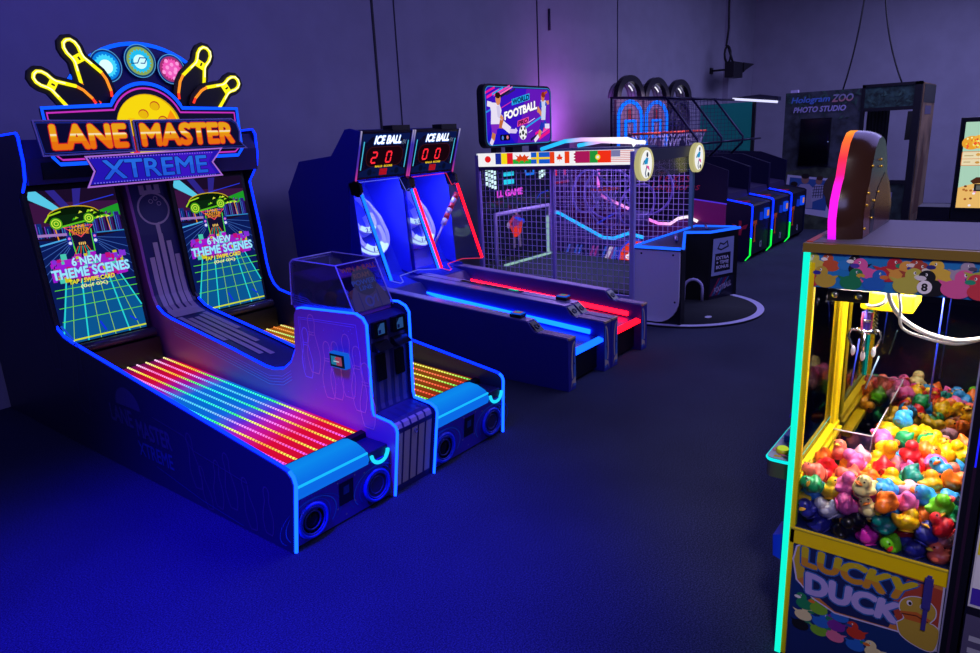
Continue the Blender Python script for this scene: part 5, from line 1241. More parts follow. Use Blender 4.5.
mb = MB(); mb.box(15.45, 15.5, 4.95, 6.1, 0.02, 2.47, D('#12a890', .75))
t = thing('green_backdrop', 'plain teal green backdrop panel standing behind the basketball machines', 'backdrop', (15.5, 5.2, 0)); part('cloth', mb, t)
mb = MB(); mb.box(15.5, 15.54, 4.95, 5.0, 0, 2.47, DK); mb.box(15.5, 15.54, 6.05, 6.1, 0, 2.47, DK); mb.box(15.4, 15.7, 4.93, 5.01, 0, .03, DK); mb.box(15.4, 15.7, 6.04, 6.12, 0, .03, DK); part('stand', mb, t)
t = thing('light_bar', 'lit white lamp bar on a dark stand between backdrop and photo studio', 'lamp', (14.15, 4.53, 0))
mb = MB(); mb.tube([(14.0, 4.90, 2.50), (14.0, 4.06, 2.395)], .022, E('#d8d8ff', 1.2), 8); part('lamp_tube', mb, t)
mb = MB(); mb.prism([(4.92, 2.525), (4.10, 2.42), (4.06, 2.42), (4.06, 2.49), (4.4, 2.55)], 'x', 14.03, 14.2, D('#24243a', .4)); part('lamp_housing', mb, t)
mb = MB(); mb.box(14.12, 14.18, 4.5, 4.56, 0, 2.5, DK); mb.box(14.0, 14.3, 4.4, 4.66, 0, .03, DK); part('stand', mb, t)
# handrail behind the last basketball machine
t = thing('handrail', 'thin dark metal handrail standing behind the farthest basketball machine', 'railing', (14.1, 3.95, 0))
mb = MB(); mb.tube([(13.9, 4.36, 0), (13.9, 4.36, .95), (13.9, 3.80, .95), (13.9, 3.80, 0)], .016, D('#30304a', .4, .6), 8); part('rail', mb, t)
mb = MB(); 
for i in range(4): mb.cyl((13.9, 3.91+i*.11, .1), (13.9, 3.91+i*.11, .95), .007, D('#30304a', .4, .6), 8)
mb.cyl((13.9, 3.80, .1), (13.9, 4.36, .1), .007, D('#30304a', .4, .6), 8); part('bars', mb, t)

# ------------------------------------------------------------------ snack kiosk at the right edge
t = thing('snack_kiosk', 'black kiosk with a lit pale green screen of sweets, at the right edge', 'kiosk', (9.3, .3, 0))
mb = MB(); mb.box(9.03, 9.4, -.35, .75, 0, 1.98, D('#0a0a14', .4)); part('body', mb, t, bevel=.01)
mb = MB(); mb.box(9.0, 9.03, -.30, .715, 1.03, 1.945, BLK); A = face_minus_x(mb, 9.0, lift=.002, step=.00015)
A.poly([(-.70, 1.05), (.28, 1.05), (.28, 1.93), (-.70, 1.93)], E('#a8d0b8')); A.poly([(-.70, 1.05), (.28, 1.05), (.28, 1.40), (-.1, 1.36), (-.5, 1.36), (-.58, 1.30), (-.70, 1.26)], E('#e8b868'))
rnd = random.Random(5)
A.ell(-.63, 1.72, .085, .07, E('#e8a030')); A.ell(-.56, 1.73, .07, .07, E('#f0b040'))
for i in range(40): A.ell(-.6+rnd.gauss(0, .05), 1.72+rnd.gauss(0, .03), .010, .010, E(rnd.choice(['#f06030', '#f0d040', '#d83828', '#f8f0a0'])), n=6)
A.rrect(-.72+.02, 1.49, -.2, 1.63, .01, E('#e8d8b0')); A.line(rr(-.70, 1.49, -.2, 1.63, .01), .006, E('#d88040'), closed=True); A.rect(-.70, 1.555, -.2, 1.56, E('#d88040')); A.ell(-.56, 1.6, .02, .015, E('#d8a050')); A.ell(-.56, 1.52, .02, .012, E('#c89040'))
A.text('treats', -.68, 1.585, -.6, 1.605, E('#9a8860')) if False else A.rect(-.68, 1.585, -.6, 1.595, E('#b8a070')); A.rect(-.68, 1.52, -.62, 1.53, E('#b8a070'))
for i in range(26): A.ell(rnd.uniform(-.69, -.3), rnd.uniform(1.06, 1.28), .014, .012, E(rnd.choice(['#a05828', '#7a3c18', '#e888a8', '#f0e8f0', '#b06a30'])), n=8)
A.poly([(-.60, 1.33), (-.57, 1.30), (-.5, 1.31), (-.44, 1.29), (-.2, 1.30), (-.2, 1.36), (-.55, 1.37)], E('#4a2818'))
A.rect(-.56, 1.225, -.2, 1.30, E('#1c1c20')); A.rect(-.54, 1.24, -.4, 1.285, E('#60605c')); part('screen', mb, t)
mb = MB(); mb.box(9.02, 9.4, .75, 1.05, 0, 1.05, D('#0c0a1a', .4)); mb.box(8.95, 9.02, -.35, 1.05, .0, .92, D('#0c0a1a', .4)); part('side_cabinet', mb, t)

# ------------------------------------------------------------------ duck crane
def duck2d(A, u, v, s, col, bill='#e07028', flip=1, mat=None, eye=True):
    m = mat or (lambda c: D(c, .45))
    A.ell(u, v, .62*s, .44*s, m(col)); A.poly([(u-flip*.5*s, v+.1*s), (u-flip*.8*s, v+.42*s), (u-flip*.3*s, v+.3*s)], m(col))
    A.ell(u+flip*.26*s, v+.55*s, .38*s, .37*s, m(col)); A.ell(u+flip*.52*s, v+.48*s, .24*s, .13*s, m(bill)); A.ell(u+flip*.56*s, v+.53*s, .18*s, .06*s, m(bill))
    if eye: A.ell(u+flip*.30*s, v+.68*s, .06*s, .08*s, m('#f0f0f0'), n=10); A.ell(u+flip*.32*s, v+.68*s, .035*s, .05*s, m('#101010'), n=8)
YEL = D('#f2cf00', .4); GOLD = D('#8a7030', .4, .3)
def crane():
    x0, x1, y0, y1 = 2.571, 3.28, .03, .622
    T = thing('duck_crane_machine', 'glass-sided rubber duck crane machine with yellow frame and a cyan light edge', 'crane machine', (2.925, .33, 0))
    BK = D('#0c0c1c', .4)
    # lower cabinet
    mb = MB(); mb.box(x0+.006, x1, y0, y1-.02, -.08, .50, D('#182a68', .45)); part('base_cabinet', mb, T)
    mb = MB(); A = face_minus_x(mb, x0+.004, lift=.001, step=.00004)
    A.rect(-.592, .06, -.085, .43, D('#143070', .45))
    rnd = random.Random(3)
    cols = ['#c02850', '#d8a020', '#2868c8', '#208858', '#782898', '#181820', '#c83828', '#78b030', '#e07098', '#e8d8a0']
    for r in range(3):
        for i in range(8):
            u = -.535+i*.064+rnd.uniform(-.008, .008); v = .075+r*.05+rnd.uniform(-.006, .006)
            if v > .27-(u+.58)*.52 or u > -.13 or u < -.555: continue
            duck2d(A, u, v, .052, rnd.choice(cols), rnd.choice(['#e07028', '#284890', '#e8e0e0', '#208060']), rnd.choice([1, -1]))
    oval = [(-.583, .36), (-.573, .42), (-.545, .447), (-.50, .447), (-.10, .437), (-.09, .43), (-.088, .17), (-.12, .165), (-.155, .185), (-.20, .197), (-.42, .183), (-.50, .215), (-.565, .275)]
    A.poly(oval, D('#c87838', .45)); A.poly([(-.583, .36), (-.573, .42), (-.545, .445), (-.535, .30), (-.565, .275)], D('#c0a030', .45))
    A.poly([(-.545, .435), (-.12, .425), (-.12, .36), (-.22, .28), (-.24, .20), (-.42, .19), (-.535, .26)], D('#1a2458', .45))
    A.poly([(-.20, .42), (-.09, .415), (-.09, .2), (-.2, .2), (-.24, .3)], D('#a84030', .45)); A.line(oval, .006, D('#c8c0e8', .45), closed=True)
    blu = D('#2860b0', .4)
    q1 = [(-.552, .342), (-.195, .322), (-.160, .415), (-.556, .430)]; q2 = [(-.530, .226), (-.215, .222), (-.200, .312), (-.536, .325)]
    for q, tx, bands, m in ((q1, 'LUCKY', [(.45, D('#c8b020', .4))], D('#c88a28', .4)), (q2, 'DUCK', None, D('#b0a0e0', .4))):
        A.text(tx, 0, 0, 1, 1, blu, bold=.06, grow=.05, quad=q); A.text(tx, 0, 0, 1, 1, m, bold=.06, bands=bands, quad=q)
    oc = D('#b89838', .45)
    dk = [(-.215, .235), (-.20, .19), (-.155, .165), (-.105, .16), (-.09, .19), (-.088, .25), (-.105, .268), (-.118, .272), (-.105, .30), (-.108, .335), (-.14, .36), (-.18, .355), (-.208, .33), (-.212, .295), (-.195, .262)]
    dk = [tuple(p)[:2] for p in smooth([(*q, 0) for q in dk]+[(*dk[0], 0)], 4)[:-1]]
    A.line(dk, .007, D('#c8c0e0', .45), closed=True); A.poly(dk, oc); A.poly([(-.212, .285), (-.16, .30), (-.115, .285), (-.13, .262), (-.19, .258)], D('#c06028', .45)); A.line([(-.205, .276), (-.16, .285), (-.122, .272)], .005, D('#602818', .45))
    for u in (-.185, -.145): A.ell(u, .328, .009, .011, D('#e0d8e8')); A.ell(u+.002, .327, .005, .007, D('#101010'))
    part('side_print', mb, T, label='blue side panel with yellow and white bubble lettering')
    mb = MB(); mb.box(x0-.008, x0, .128, .142, .24, .46, D('#3a3488', .4)); mb.box(x0-.012, x0, .122, .148, .33, .45, D('#3a3488', .4)); part('door_latch', mb, T)
    # frame
    mb = MB(); mb.box(x0-.002, x0+.03, y0+.05, y1-.02, .43, .497, YEL); mb.box(x0-.004, x0+.0, y0+.05, y1-.02, .488, .497, D('#c8b028', .4)); part('sill', mb, T, label='yellow window sill', bevel=.004)
    mb = MB(); mb.box(x0-.002, x0+.03, y1-.036, y1-.018, -.08, 1.53, YEL); part('front_stile', mb, T)
    mb = MB(); mb.box(x0-.006, x0+.02, y1-.018, y1+.004, -.0833, 1.565, E('#10f8d8', 1.05)); part('light_strip', mb, T, label='cyan glowing corner strip')
    mb = MB(); mb.box(x0-.012, x0+.05, y0, y0+.052, -.0833, 1.57, BK); mb.box(x0-.013, x0-.008, y0+.048, y0+.053, -.08, 1.57, D('#8a88b0', .4)); part('rear_post', mb, T)
    mb = MB(); mb.box(x0-.0135, x0-.011, y0+.022, y0+.027, .9, 1.45, E('#2020ff', 1.2)); mb.box(x0-.013, x0-.011, y0+.02, y0+.03, .0, .9, D('#2a1430', .4)); part('post_light', mb, T)
    for y, z0_ in ((y1-.03, .5),):
        mb = MB(); mb.box(x1-.09, x1-.03, y+.002, y+.03, z0_, 1.44, YEL); mb.box(x1-.093, x1-.09, y+.008, y+.018, z0_, 1.44, D('#c8a800', .4)); part('far_stile', mb, T, bevel=.004)
    mb = MB(); mb.box(x0+.03, x1-.03, y1-.035, y1-.005, .63, .70, YEL); mb.box(x0+.03, x1-.03, y1-.048, y1-.03, .655, .675, D('#d0b400', .4)); mb.box(x0+.03, x1-.07, y1-.075, y1-.03, .59, .62, YEL); part('front_rail', mb, T, bevel=.003)
    mb = MB(); mb.box(x0, x1, y0, y0+.02, .5, 1.45, D('#0a0a14', .3)); part('rear_wall', mb, T)
    # panes
    mb = MB(); mb.box(x0+.008, x0+.012, y0+.05, y1-.036, .497, 1.445, GLASS('#fafaff', .015, .01)); part('near_pane', mb, T, label='clear near pane')
    mb = MB(); mb.box(x1-.012, x1-.008, y0+.02, y1-.01, .5, 1.45, GLASS('#30303a', .26, .01)); part('far_pane', mb, T, label='dark reflective far pane')
    mb = MB(); mb.box(x0+.03, x1-.03, y1-.006, y1-.002, .5, 1.45, GLASS('#40404a', .16, .01)); part('front_pane', mb, T, label='dark reflective front pane')
    # printed head band and lid
    mb = MB(); mb.box(x0, x1, y0, y1-.017, 1.445, 1.565, D('#1858a0', .4)); A = face_minus_x(mb, x0, lift=.001, step=.00004)
    A.rect(-.604, 1.446, -.03, 1.565, D('#1f74b8', .4))
    set_ = [(-.58, 1.52, .05, '#c8b850', '#d8d0b0', -1), (-.535, 1.545, .045, '#c05030', '#e8e0e0', -1), (-.49, 1.535, .04, '#2878c0', '#e07030', 1), (-.595, 1.46, .045, '#c02838', '#208060', 1), (-.55, 1.455, .055, '#b89838', '#282890', -1), (-.45, 1.55, .05, '#1c1c24', '#e8e0e0', -1),
            (-.43, 1.50, .06, '#d858a0', '#4838a0', -1), (-.47, 1.455, .055, '#187850', '#c8a030', 1), (-.36, 1.535, .06, '#b82838', '#208868', 1), (-.40, 1.462, .055, '#2060b8', '#d07030', 1), (-.325, 1.505, .055, '#d89840', '#283090', 1), (-.27, 1.545, .05, '#a83828', '#e0d0c8', -1),
            (-.285, 1.50, .06, '#a04030', '#d8d0c8', 1), (-.305, 1.458, .065, '#b8b048', '#d8d8c0', 1), (-.215, 1.54, .055, '#d8b040', '#282878', -1), (-.16, 1.545, .05, '#a090a8', '#504860', 1), (-.235, 1.462, .062, '#14141c', '#d8d0d8', -1), (-.17, 1.465, .068, '#d85898', '#4838a0', 1), (-.11, 1.535, .06, '#a8a840', '#d0d0b8', 1), (-.105, 1.465, .06, '#c83848', '#209070', -1), (-.055, 1.50, .06, '#c8a030', '#e07028', 1)]
    for s_ in set_:
        u, v, s, c, b, f = s_
        if v+.95*s > 1.566: v = 1.566-.95*s
        if v-.44*s < 1.446: v = 1.446+.44*s
        duck2d(A, u, v, s, c, b, f)
    A.ell(-.255, 1.475, .021, .022, D('#e8e0e8', .4)); A.text('8', -.264, 1.462, -.246, 1.488, D('#101018', .4), bold=.04)
    part('duck_band', mb, T, label='printed band of many coloured ducks')
    mb = MB(); mb.box(x0-.012, x1, y0-.02, y1+.006, 1.567, 1.598, D('#8a7030', .4, .3)); mb.box(x0+.01, x1-.015, y0-.02, y1-.02, 1.598, 1.6005, D('#5a5468', .6)); mb.box(x0+.02, x1-.02, y1-.019, y1+.003, 1.598, 1.601, D('#b83828', .3)); part('lid', mb, T, label='grey lid with brassy edge')
    mb = MB(); mb.box(x0+.11, x1-.10, y0+.08, y1-.1, 1.432, 1.444, E('#fff4e4', 38.0)); part('inside_lamp', mb, T)
    # gantry, claws, hoses
    mb = MB(); mb.box(2.78, 2.98, .30, .47, 1.33, 1.40, YEL); mb.box(x0+.03, x1-.05, .44, .47, 1.40, 1.43, YEL); part('gantry', mb, T, label='yellow gantry box', bevel=.008)
    mb = MB(); mb.box(x0+.03, x0+.04, .415, .545, 1.395, 1.436, D('#2a2a20', .35, .4))
    for y in (.445, .52): mb.cyl((x0+.03, y, 1.418), (x0+.022, y, 1.418), .011, D('#c8c8b0', .25, .9), 14)
    part('bolt_plate', mb, T)
    mb = MB(); mb.tube(smooth([(2.70, .385, 1.42), (2.70, .375, 1.40), (2.70, .39, 1.375), (2.72, .43, 1.36), (2.78, .46, 1.37)]), .006, D('#d0ccc0', .35), 8)
    for off, r in ((0, .0085), (.03, .005)):
        mb.tube(smooth([(2.68, .372-off, 1.44), (2.68, .36-off, 1.39-off*.3), (2.70, .32, 1.33-off), (2.72, .25, 1.285-off*.6), (2.74, .16, 1.265-off*.4), (2.76, .08, 1.28)]), r, D('#d0ccc0', .35), 8)
    part('air_hose', mb, T)
    CR = D('#c8c8d8', .18, .95)
    def claw(cx, cy, cz):
        mb = MB(); mb.cyl((cx, cy, cz+.10), (cx, cy, cz+.02), .017, D('#6040c0', .3, .3), 16); mb.cyl((cx, cy, cz+.075), (cx, cy, cz+.065), .02, CR, 16); mb.cyl((cx, cy, cz+.035), (cx, cy, cz+.02), .026, CR, 18); mb.cyl((cx, cy, cz+.20), (cx, cy, cz+.10), .004, CR, 8)
        for k in range(3): 
            a = k*2.094+.5; mb.cyl((cx+.019*math.cos(a), cy+.019*math.sin(a), cz+.1), (cx+.019*math.cos(a), cy+.019*math.sin(a), cz+.03), .004, D('#e05090', .3) if k else D('#3050f0', .3), 8)
        c = part('claw_head', mb, T)
        for k in range(3):
            a = k*2.094+1.2; d = Vector((math.cos(a), math.sin(a), 0)); o = Vector((cx, cy, cz))
            mb = MB(); mb.tube([o+d*.02+Vector((0, 0, .03)), o+d*.055+Vector((0, 0, .022)), o+d*.065+Vector((0, 0, -.005)), o+d*.045+Vector((0, 0, -.045))], .0045, CR, 8)
            mb.sphere(o+d*.04+Vector((0, 0, -.06)), .016, D('#d8d8e8', .25, .5), 12, 8, scale=(.55, .55, 1.3)); part('claw_arm', mb, c)
        mb = MB(); pts = [(cx+.02+.006*math.cos(i*1.0), cy-.03+.006*math.sin(i*1.0), cz+.12-i*.0022) for i in range(50)]; mb.tube(pts, .003, BLK, 5); part('coil_cord', mb, c)
    claw(2.87, .46, 1.20)
    mb = MB(); mb.cyl((2.95, .49, 1.17), (2.93, .50, .98), .003, D('#3048e0', .3), 6); mb.cyl((3.05, .43, 1.08), (3.0, .46, .95), .003, D('#6080a0', .3), 6); mb.cyl((3.1, .24, 1.35), (3.1, .245, .90), .003, D('#2038d8', .3), 6); part('guide_rod', mb, T)
    # prize chute
    AC = GLASS('#f0f0f8', .03, .02); mb = MB()
    mb.box(2.885, 2.89, .40, y1-.08, .5, .80, AC); mb.box(2.885, 3.24, .40, .405, .5, .80, AC); 
    part('chute_wall', mb, T, label='clear acrylic chute walls')
    mb = MB(); mb.tube([(2.887, y1-.08, .80), (2.887, .402, .80), (3.24, .402, .80)], .003, D('#d8d8e8', .2), 6); mb.tube([(2.887, .402, .80), (2.887, .402, .5)], .002, D('#b8b8c8', .2), 6); part('chute_edge', mb, T)
    # control shelf
    mb = MB(); P = rr(2.63, y1, 3.22, y1+.105, .03, 4); mb.prism(P, 'z', .655, .735, D('#4a4838', .45)); A = Art(mb, (0, 0, .735), (1, 0, 0), (0, 1, 0), lift=.001, step=.00004)
    A.poly(P, D('#b8c0d8', .4))
    for i in range(150):
        A.ell(rnd.uniform(2.645, 3.2), rnd.uniform(y1+.005, y1+.095), .009, .009, D(rnd.choice(['#e8e0e8', '#d83848', '#e8c020', '#2068d0', '#20a070', '#e070a0', '#181828', '#c0d8f0']), .4), n=8)
    sh = part('control_shelf', mb, T, label='control shelf with confetti-coloured print')
    mb = MB(); mb.tube([(x, y, .728) for x, y in P[:14]]+[(x, y, .728) for x, y in P[14:]], .007, E('#10f0f0', 1.0), 6, closed=True); part('shelf_light', mb, sh)
    mb = MB(); mb.cyl((2.70, y1+.06, .735), (2.70, y1+.06, .752), .026, D('#c8c020', .3), 20); mb.sphere((2.70, y1+.06, .752), .022, E('#c8e040', .8), 16, 8, scale=(1, 1, .5)); part('button', mb, sh, label='round yellow green button')
    mb = MB(); mb.box(2.80, 2.89, y1+.03, y1+.085, .735, .765, D('#2048c8', .3)); part('joystick_base', mb, sh, bevel=.004)
    mb = MB(); mb.cyl((2.845, y1+.06, .76), (2.845, y1+.06, .83), .006, CR, 8); mb.sphere((2.845, y1+.06, .84), .02, D('#7858e0', .25), 16, 10); part('joystick', mb, sh)
    mb = MB(); mb.prism([(y1-.02, .45), (y1+.05, .42), (y1+.045, .33), (y1-.02, .31)], 'x', 2.60, 2.72, D('#1030d0', .4)); part('coin_return', mb, T)
    # topper: seen from behind
    def outline(sc=1.0):
        P = [(2.655, 1.60), (2.635, 1.67), (2.645, 1.735), (2.675, 1.785), (2.70, 1.81), (2.72, 1.87), (2.755, 1.925), (2.81, 1.958), (2.87, 1.965), (2.94, 1.95), (3.0, 1.91), (3.045, 1.86), (3.065, 1.815), (3.12, 1.79), (3.19, 1.74), (3.25, 1.68), (3.26, 1.60)]
        return [(2.91+(x-2.91)*sc, 1.6+(z-1.6)*sc) for x, z in P]
    mb = MB(); o = outline(); n = len(o); lay = []
    for k in range(6):
        t = k/5; y = .545-.075*t; sc = 1-.02*t-.10*t**3
        lay += [(2.91+.02*t+(x-2.91)*sc, y, 1.6+(z-1.6)*(1-.015*t-.05*t**3)) for x, z in o]
    brn = D('#38221c', .2); gry = D('#3a3434', .2)
    mb.add(lay, [(k*n+i, k*n+i+1, (k+1)*n+i+1, (k+1)*n+i) for k in range(5) for i in range(n-1)], brn, True)
    mb.add(lay[-n:], [tuple(range(n))], gry); back = [(v[0], v[2]) for v in lay[-n:]]  # grey painted in for the reflection on the glossy brown back
    A = Art(mb, (0, .470, 0), (1, 0, 0), (0, 0, 1), lift=.001)
    A.poly([(2.70, 1.605), (2.81, 1.605), (2.775, 1.73), (2.735, 1.79), (2.695, 1.75), (2.68, 1.69)], D('#7a3c22', .25)); A.poly([(2.90, 1.76), (3.02, 1.81), (3.14, 1.73), (3.20, 1.61), (2.85, 1.605), (2.85, 1.69)], D('#5a2c1a', .25)); A.rect(2.81, 1.605, 2.88, 1.69, D('#181410', .3))
    tp = part('topper', mb, T, label='dark brown back of the rounded topper')
    mb = MB()
    o = outline(1.0); n = len(o)
    mb.add([(x, .545, z) for x, z in o]+[(x, .572, z) for x, z in o]+[(2.91+(x-2.91)*.96, .572, 1.6+(z-1.6)*.97) for x, z in o]+[(2.91+(x-2.91)*.96, .545, 1.6+(z-1.6)*.97) for x, z in o], [(i+k*n, i+1+k*n, ((k+1) % 4)*n+i+1, ((k+1) % 4)*n+i) for i in range(n-1) for k in range(4)], LEDRAMP('topper rainbow', 1.60, 1.98, [(0, '#d018ff'), (.1, '#ff18e8'), (.5, '#ff20d8'), (.58, '#ff2080'), (.72, '#ff3048'), (.9, '#ff7030'), (1, '#ffb040')], 1.25, axis=2))
    part('led_rim', mb, tp, label='rim glowing magenta to orange')
    mb = MB(); mb.prism(outline(.955), 'y', .530, .570, D('#4a3e60', .3)); part('face_board', mb, tp)
    mb = MB()
    for x, z in ((2.735, 1.845), (2.88, 1.86), (2.90, 1.835), (2.89, 1.745), (2.71, 1.755), (2.695, 1.715), (2.69, 1.635), (2.82, 1.72), (2.80, 1.66)): mb.sphere((x+.02, .468, z), .005, D('#f0c040', .25, .6), 10, 6)  # beads put in for yellow spots of light on the back
    part('light_spots', mb, tp)
    # 4 per cent smaller than drawn, base plinth down on the floor
    T.location = (2.925*.96, .33*.96, .08); T.scale = (.96, .96, .96)
    return T
crane()

# ---- the ducks
def duck_mesh():
    mb = MB(); m = YEL
    mb.sphere((0, 0, 0), .034, m, 20, 14, scale=(1.12, .88, .78)); mb.sphere((.013, 0, .027), .0225, m, 18, 12)
    mb.tube([(-.022, 0, .004), (-.034, 0, .014), (-.042, 0, .024)], [.020, .012, .003], m, 10)
    for s in (1, -1): mb.sphere((-.006, s*.027, .004), .017, m, 12, 8, scale=(1.1, .45, .7))
    me = mb.mesh('duck_source')
    ob = bpy.data.objects.new('duck_source', me); COL.objects.link(ob)
    r = ob.modifiers.new('r', 'REMESH'); r.mode = 'VOXEL'; r.voxel_size = .0032
    s = ob.modifiers.new('s', 'SMOOTH'); s.iterations = 4; s.factor = .5
    dg = bpy.context.evaluated_depsgraph_get(); out = bpy.data.meshes.new_from_object(ob.evaluated_get(dg))
    bpy.data.objects.remove(ob)
    for p in out.polygons: p.use_smooth = True
    out.materials.clear(); out.materials.append(m); out.name = 'rubber_duck'
    return out
DPOS = [(3094,256,523),(2874,252,523),(2800,550,523),(2666,388,523),(2791,362,523),(2891,185,523),(2613,120,523),(2613,265,523),(2938,120,523),(2728,419,523),(3215,120,523),(3146,120,523),(2777,120,523),(2806,239,523),(3003,262,523),(2680,183,523),(2797,431,523),(3064,120,523),(2708,120,523),(2707,247,523),(3215,259,523),(2613,501,523),(2613,196,523),(2823,172,523),(2723,349,523),(2865,460,523),(2749,191,523),(2670,305,523),(3045,207,523),(2828,304,523),(2682,482,523),(2760,291,523),(3102,215,579),(2868,120,523),(2661,550,523),(2613,344,523),(2613,432,523),(3052,311,523),(2865,529,523),(3164,171,566),(2812,279,585),(2730,550,523),(2751,484,523),(2893,120,588),(2665,343,580),(3055,164,576),(2910,230,577),(2812,490,555),(3048,258,575),(2661,437,572),(2823,120,575),(3105,312,567),(2832,550,584),(2986,324,547),(3215,294,583),(3215,120,592),(3107,120,580),(2660,120,573),(3008,166,631),(3107,170,632),(2765,534,581),(2954,209,627),(3155,120,630),(2743,120,583),(2850,163,622),(2613,550,572),(2865,492,600),(3002,120,580),(3159,321,613),(2756,239,571),(3215,375,642),(2655,231,566),(2708,288,578),(2783,398,582),(2613,388,576),(3027,318,603),(2697,523,577),(2879,294,578),(2715,183,583),(2726,460,583),(2986,375,594),(2761,333,578),(3094,338,630),(2757,283,627),(2861,251,630),(2613,298,584),(2613,168,586),(2714,392,585),(2784,177,581),(3195,176,628),(3215,238,651),(2850,383,633),(2894,199,662),(2979,331,651),(3132,300,674),(2788,460,612),(3099,270,621),(2788,352,639),(2937,327,597),(3032,375,646),(2950,120,626),(2918,375,642),(3006,264,641),(2613,348,632),(2613,483,590),(2695,120,633),(2750,177,642),(2725,550,635),(2613,229,620),(2663,293,631),(2959,165,680),(3148,225,643),(2715,339,630),(2788,120,635),(2796,227,628),(3012,210,684),(3055,216,631),(3215,307,651),(2801,523,639),(3045,312,672),(2732,369,695),(3107,120,680),(2704,237,625),(3147,375,654),(2927,272,638),(3087,375,689),(2957,375,700),(2726,482,648),(2877,319,642),(2664,182,631),(2656,550,626),(2865,550,645),(2844,120,676),(3074,179,692),(2613,429,632),(2845,449,651),(2817,550,700),(3059,120,630),(3078,253,685),(2924,314,692),(2875,364,695),(2750,410,642),(2989,287,704),(2816,292,661),(2947,233,692),(3024,363,714),(2684,429,637),(3215,375,712),(3058,222,744),(3215,120,664),(2826,192,680),(2883,259,695),(2667,370,669),(2613,120,635),(2645,432,694),(2786,469,681),(3175,120,720),(2647,486,650),(3012,120,682),(2749,237,678),(2613,296,679),(2686,308,695),(2989,231,746),(2805,402,683),(2865,501,693),(2910,120,698),(2766,179,712),(2915,352,750),(3215,183,694),(2683,550,690),(3089,316,725),(2714,436,699),(2755,304,693),(2865,430,714),(2655,239,674),(3187,312,715),(2856,158,733),(2741,120,685),(2613,373,712),(2701,189,690),(2752,528,694),(2812,340,712),(2979,375,765),(3215,340,771),(3215,249,720),(2798,120,728),(2920,185,734),(3147,243,710),(2655,136,688),(3146,176,691),(2771,430,737),(3028,309,757),(2807,249,714),(3002,164,735),(2928,271,746),(2613,539,679),(3061,120,732),(3147,375,724),(2814,493,740)]
def ducks():
    body = duck_mesh()
    mb = MB(); mb.sphere((.034, 0, .024), .0125, YEL, 12, 8, scale=(1, 1, .34)); mb.sphere((.033, 0, .0275), .009, YEL, 10, 6, scale=(1, .9, .4)); bill = mb.mesh('bill')
    mb = MB()
    for s in (1, -1): mb.sphere((.029, s*.011, .035), .0036, D('#0a0a0e', .2), 8, 6)
    eyes = mb.mesh('eyes')
    mb = MB(); mb.cyl((0, 0, -.0285), (0, 0, -.0245), .021, YEL, 20); mb.ring((0, 0, -.0285), (0, 0, 1), .009, .0012, D('#604818', .5), 16, tseg=6); base = mb.mesh('base_disc')
    pal = {'yellow': ('#f8c400', '#f07018', 34), 'orange': ('#f87818', '#f8d020', 14), 'pink': ('#f068b0', '#f07028', 15), 'sky blue': ('#38a0e8', '#f08020', 14), 'green': ('#18a058', '#f0b020', 10), 'lime green': ('#70d818', '#e83020', 8), 'purple': ('#9058d8', '#f08020', 10),
           'red': ('#e01c28', '#f8c020', 8), 'teal': ('#108878', '#f0b020', 6), 'magenta': ('#f030b8', '#f8d020', 6), 'coral': ('#f87058', '#f8d838', 6), 'pale pink': ('#f8b0c0', '#f05020', 6), 'cream': ('#f0e090', '#f08020', 5), 'golden': ('#f8a810', '#e04818', 12), 'brown': ('#8a4a28', '#f8c020', 3)}
    names = [n for n, v in pal.items() for _ in range(v[2])]
    rnd = random.Random(17)
    first = None
    for i, (x, y, z) in enumerate(DPOS):
        near = x < 2690
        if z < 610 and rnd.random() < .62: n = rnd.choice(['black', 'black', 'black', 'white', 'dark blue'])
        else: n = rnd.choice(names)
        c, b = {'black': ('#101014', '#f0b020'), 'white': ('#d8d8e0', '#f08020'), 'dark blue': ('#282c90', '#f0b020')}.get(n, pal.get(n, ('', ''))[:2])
        o = bpy.data.objects.new('rubber_duck', body); COL.objects.link(o)
        o.location = (x*.00096, y*.00096, .08+.96*(z/1000-.004))
        o.rotation_euler = (rnd.gauss(0, .9), rnd.gauss(0, .9), rnd.uniform(0, 6.28)); s = rnd.uniform(1.02, 1.13); o.scale = (s, s, s)
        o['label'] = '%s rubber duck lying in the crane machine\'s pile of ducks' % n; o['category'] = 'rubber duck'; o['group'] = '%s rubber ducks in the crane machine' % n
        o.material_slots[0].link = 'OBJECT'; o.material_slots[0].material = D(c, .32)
        for nm, me, col in (('bill', bill, b), ('eyes', eyes, None), ('base_disc', base, c)):
            q = bpy.data.objects.new(nm, me); COL.objects.link(q); q.parent = o
            if col: q.material_slots[0].link = 'OBJECT'; q.material_slots[0].material = D(col, .35)
ducks()

# ---- merchandiser whose edge shows beside the crane
t = thing('prize_merchandiser', 'grey prize machine beside the duck crane, cut by the right edge', 'vending machine', (2.9, -.3, 0))
mb = MB(); mb.box(2.44, 3.12, -.7, .022, 0, 1.46, D('#141228', .4)); part('cabinet', mb, t, bevel=.006)
mb = MB(); A = face_minus_x(mb, 2.44, lift=.002, step=.0001)
A.rect(-.018, .47, .5, 1.04, D('#d8d8e0', .4)); A.rect(-.013, .48, .5, 1.03, D('#eceaf2', .4)); A.rect(-.013, .66, .04, .76, D('#f0e020', .4)); A.rect(-.013, .80, .04, .88, D('#181820', .4)); A.rect(-.013, .90, .04, .95, D('#f07040', .4)); A.rect(-.013, .48, .5, .54, D('#4a30b8', .4))
part('display_print', mb, t)
mb = MB(); A = face_minus_x(mb, 2.44, lift=.002, step=.0001); A.rect(-.018, .1, .5, .44, D('#5a5478', .4))
for k in range(6): A.rect(-.002, .12+k*.045, .5, .14+k*.045, D('#b8b8c8', .4))
part('louvre_panel', mb, t)

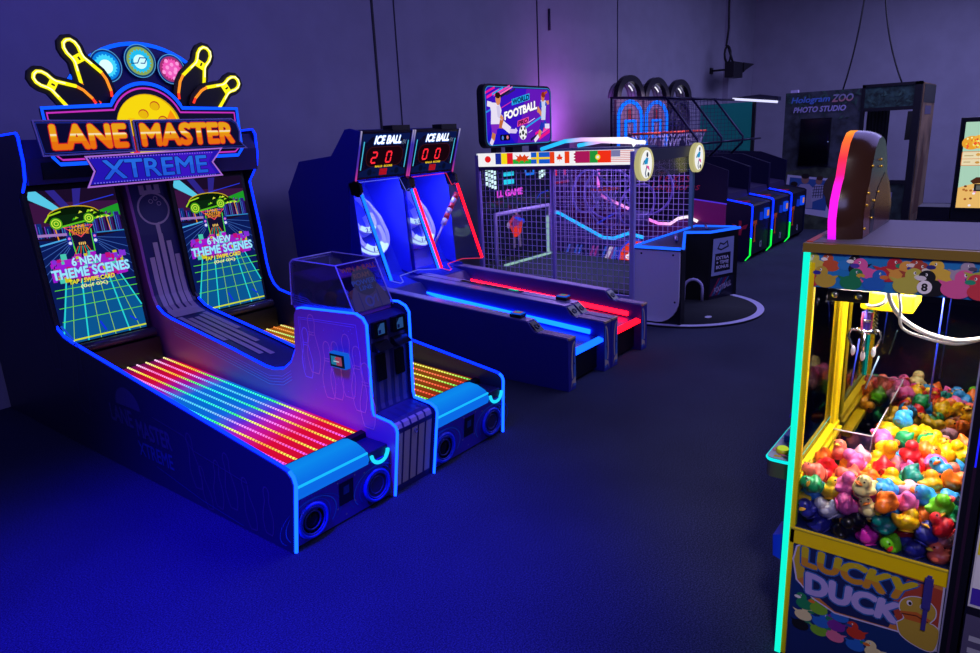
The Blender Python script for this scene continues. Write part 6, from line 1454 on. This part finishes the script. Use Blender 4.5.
# ------------------------------------------------------------------ light
def area(name, loc, size, col, power, target, sizey=None, spread=PI):
    l = bpy.data.lights.new(name, 'AREA'); l.energy = power; l.color = col; l.size = size; l.spread = spread
    if sizey: l.shape = 'RECTANGLE'; l.size_y = sizey
    o = bpy.data.objects.new(name, l); COL.objects.link(o); o.location = loc
    o.rotation_euler = (Vector(target)-Vector(loc)).to_track_quat('-Z', 'Y').to_euler(); return o
def spot(name, loc, col, power, target, ang, blend=.9, r=.4):
    l = bpy.data.lights.new(name, 'SPOT'); l.energy = power; l.color = col; l.spot_size = math.radians(ang); l.spot_blend = blend; l.shadow_soft_size = r
    o = bpy.data.objects.new(name, l); COL.objects.link(o); o.location = loc
    o.rotation_euler = (Vector(target)-Vector(loc)).to_track_quat('-Z', 'Y').to_euler(); return o
area('ceiling_wash_violet', (7, .5, 5.2), 6, (.36, .32, 1.0), 300, (7, 1.5, 0))
area('ceiling_wash_far', (14.5, 1, 5.2), 6, (.44, .42, 1.0), 400, (14.5, 1.5, 0))
spot('blue_flood', (.2, 1.9, 4.9), (.012, .0, 1.0), 4200, (1.3, 2.6, 0), 50, 1.0)
area('entrance_wash', (-2.5, -2.5, 4.6), 2.5, (.42, .40, 1.0), 85, (2.5, .5, .8))
spot('crane_fill_spot', (-.6, -.6, 4.6), (1.0, .86, .9), 420, (2.6, .3, 1.25), 26, .8, .3)  # unseen spot added to brighten the crane's side print and band
area('blue_wall_wash', (1.5, 3.5, 5.2), 2, (.06, .04, 1.0), 60, (1.5, 6.3, 2.5))
area('magenta_wash', (10.0, 6.0, 2.0), .5, (.75, .15, 1.0), 9, (10.4, 6.6, 2.5), spread=2.6)
w = bpy.data.worlds.new('world'); SC.world = w; w.use_nodes = True
w.node_tree.nodes['Background'].inputs[0].default_value = (.02, .018, .05, 1); w.node_tree.nodes['Background'].inputs[1].default_value = .6
vs = SC.view_settings; vs.view_transform = 'Standard'; vs.look = 'None'; vs.gamma = 1; vs.exposure = 0; vs.use_curve_mapping = False
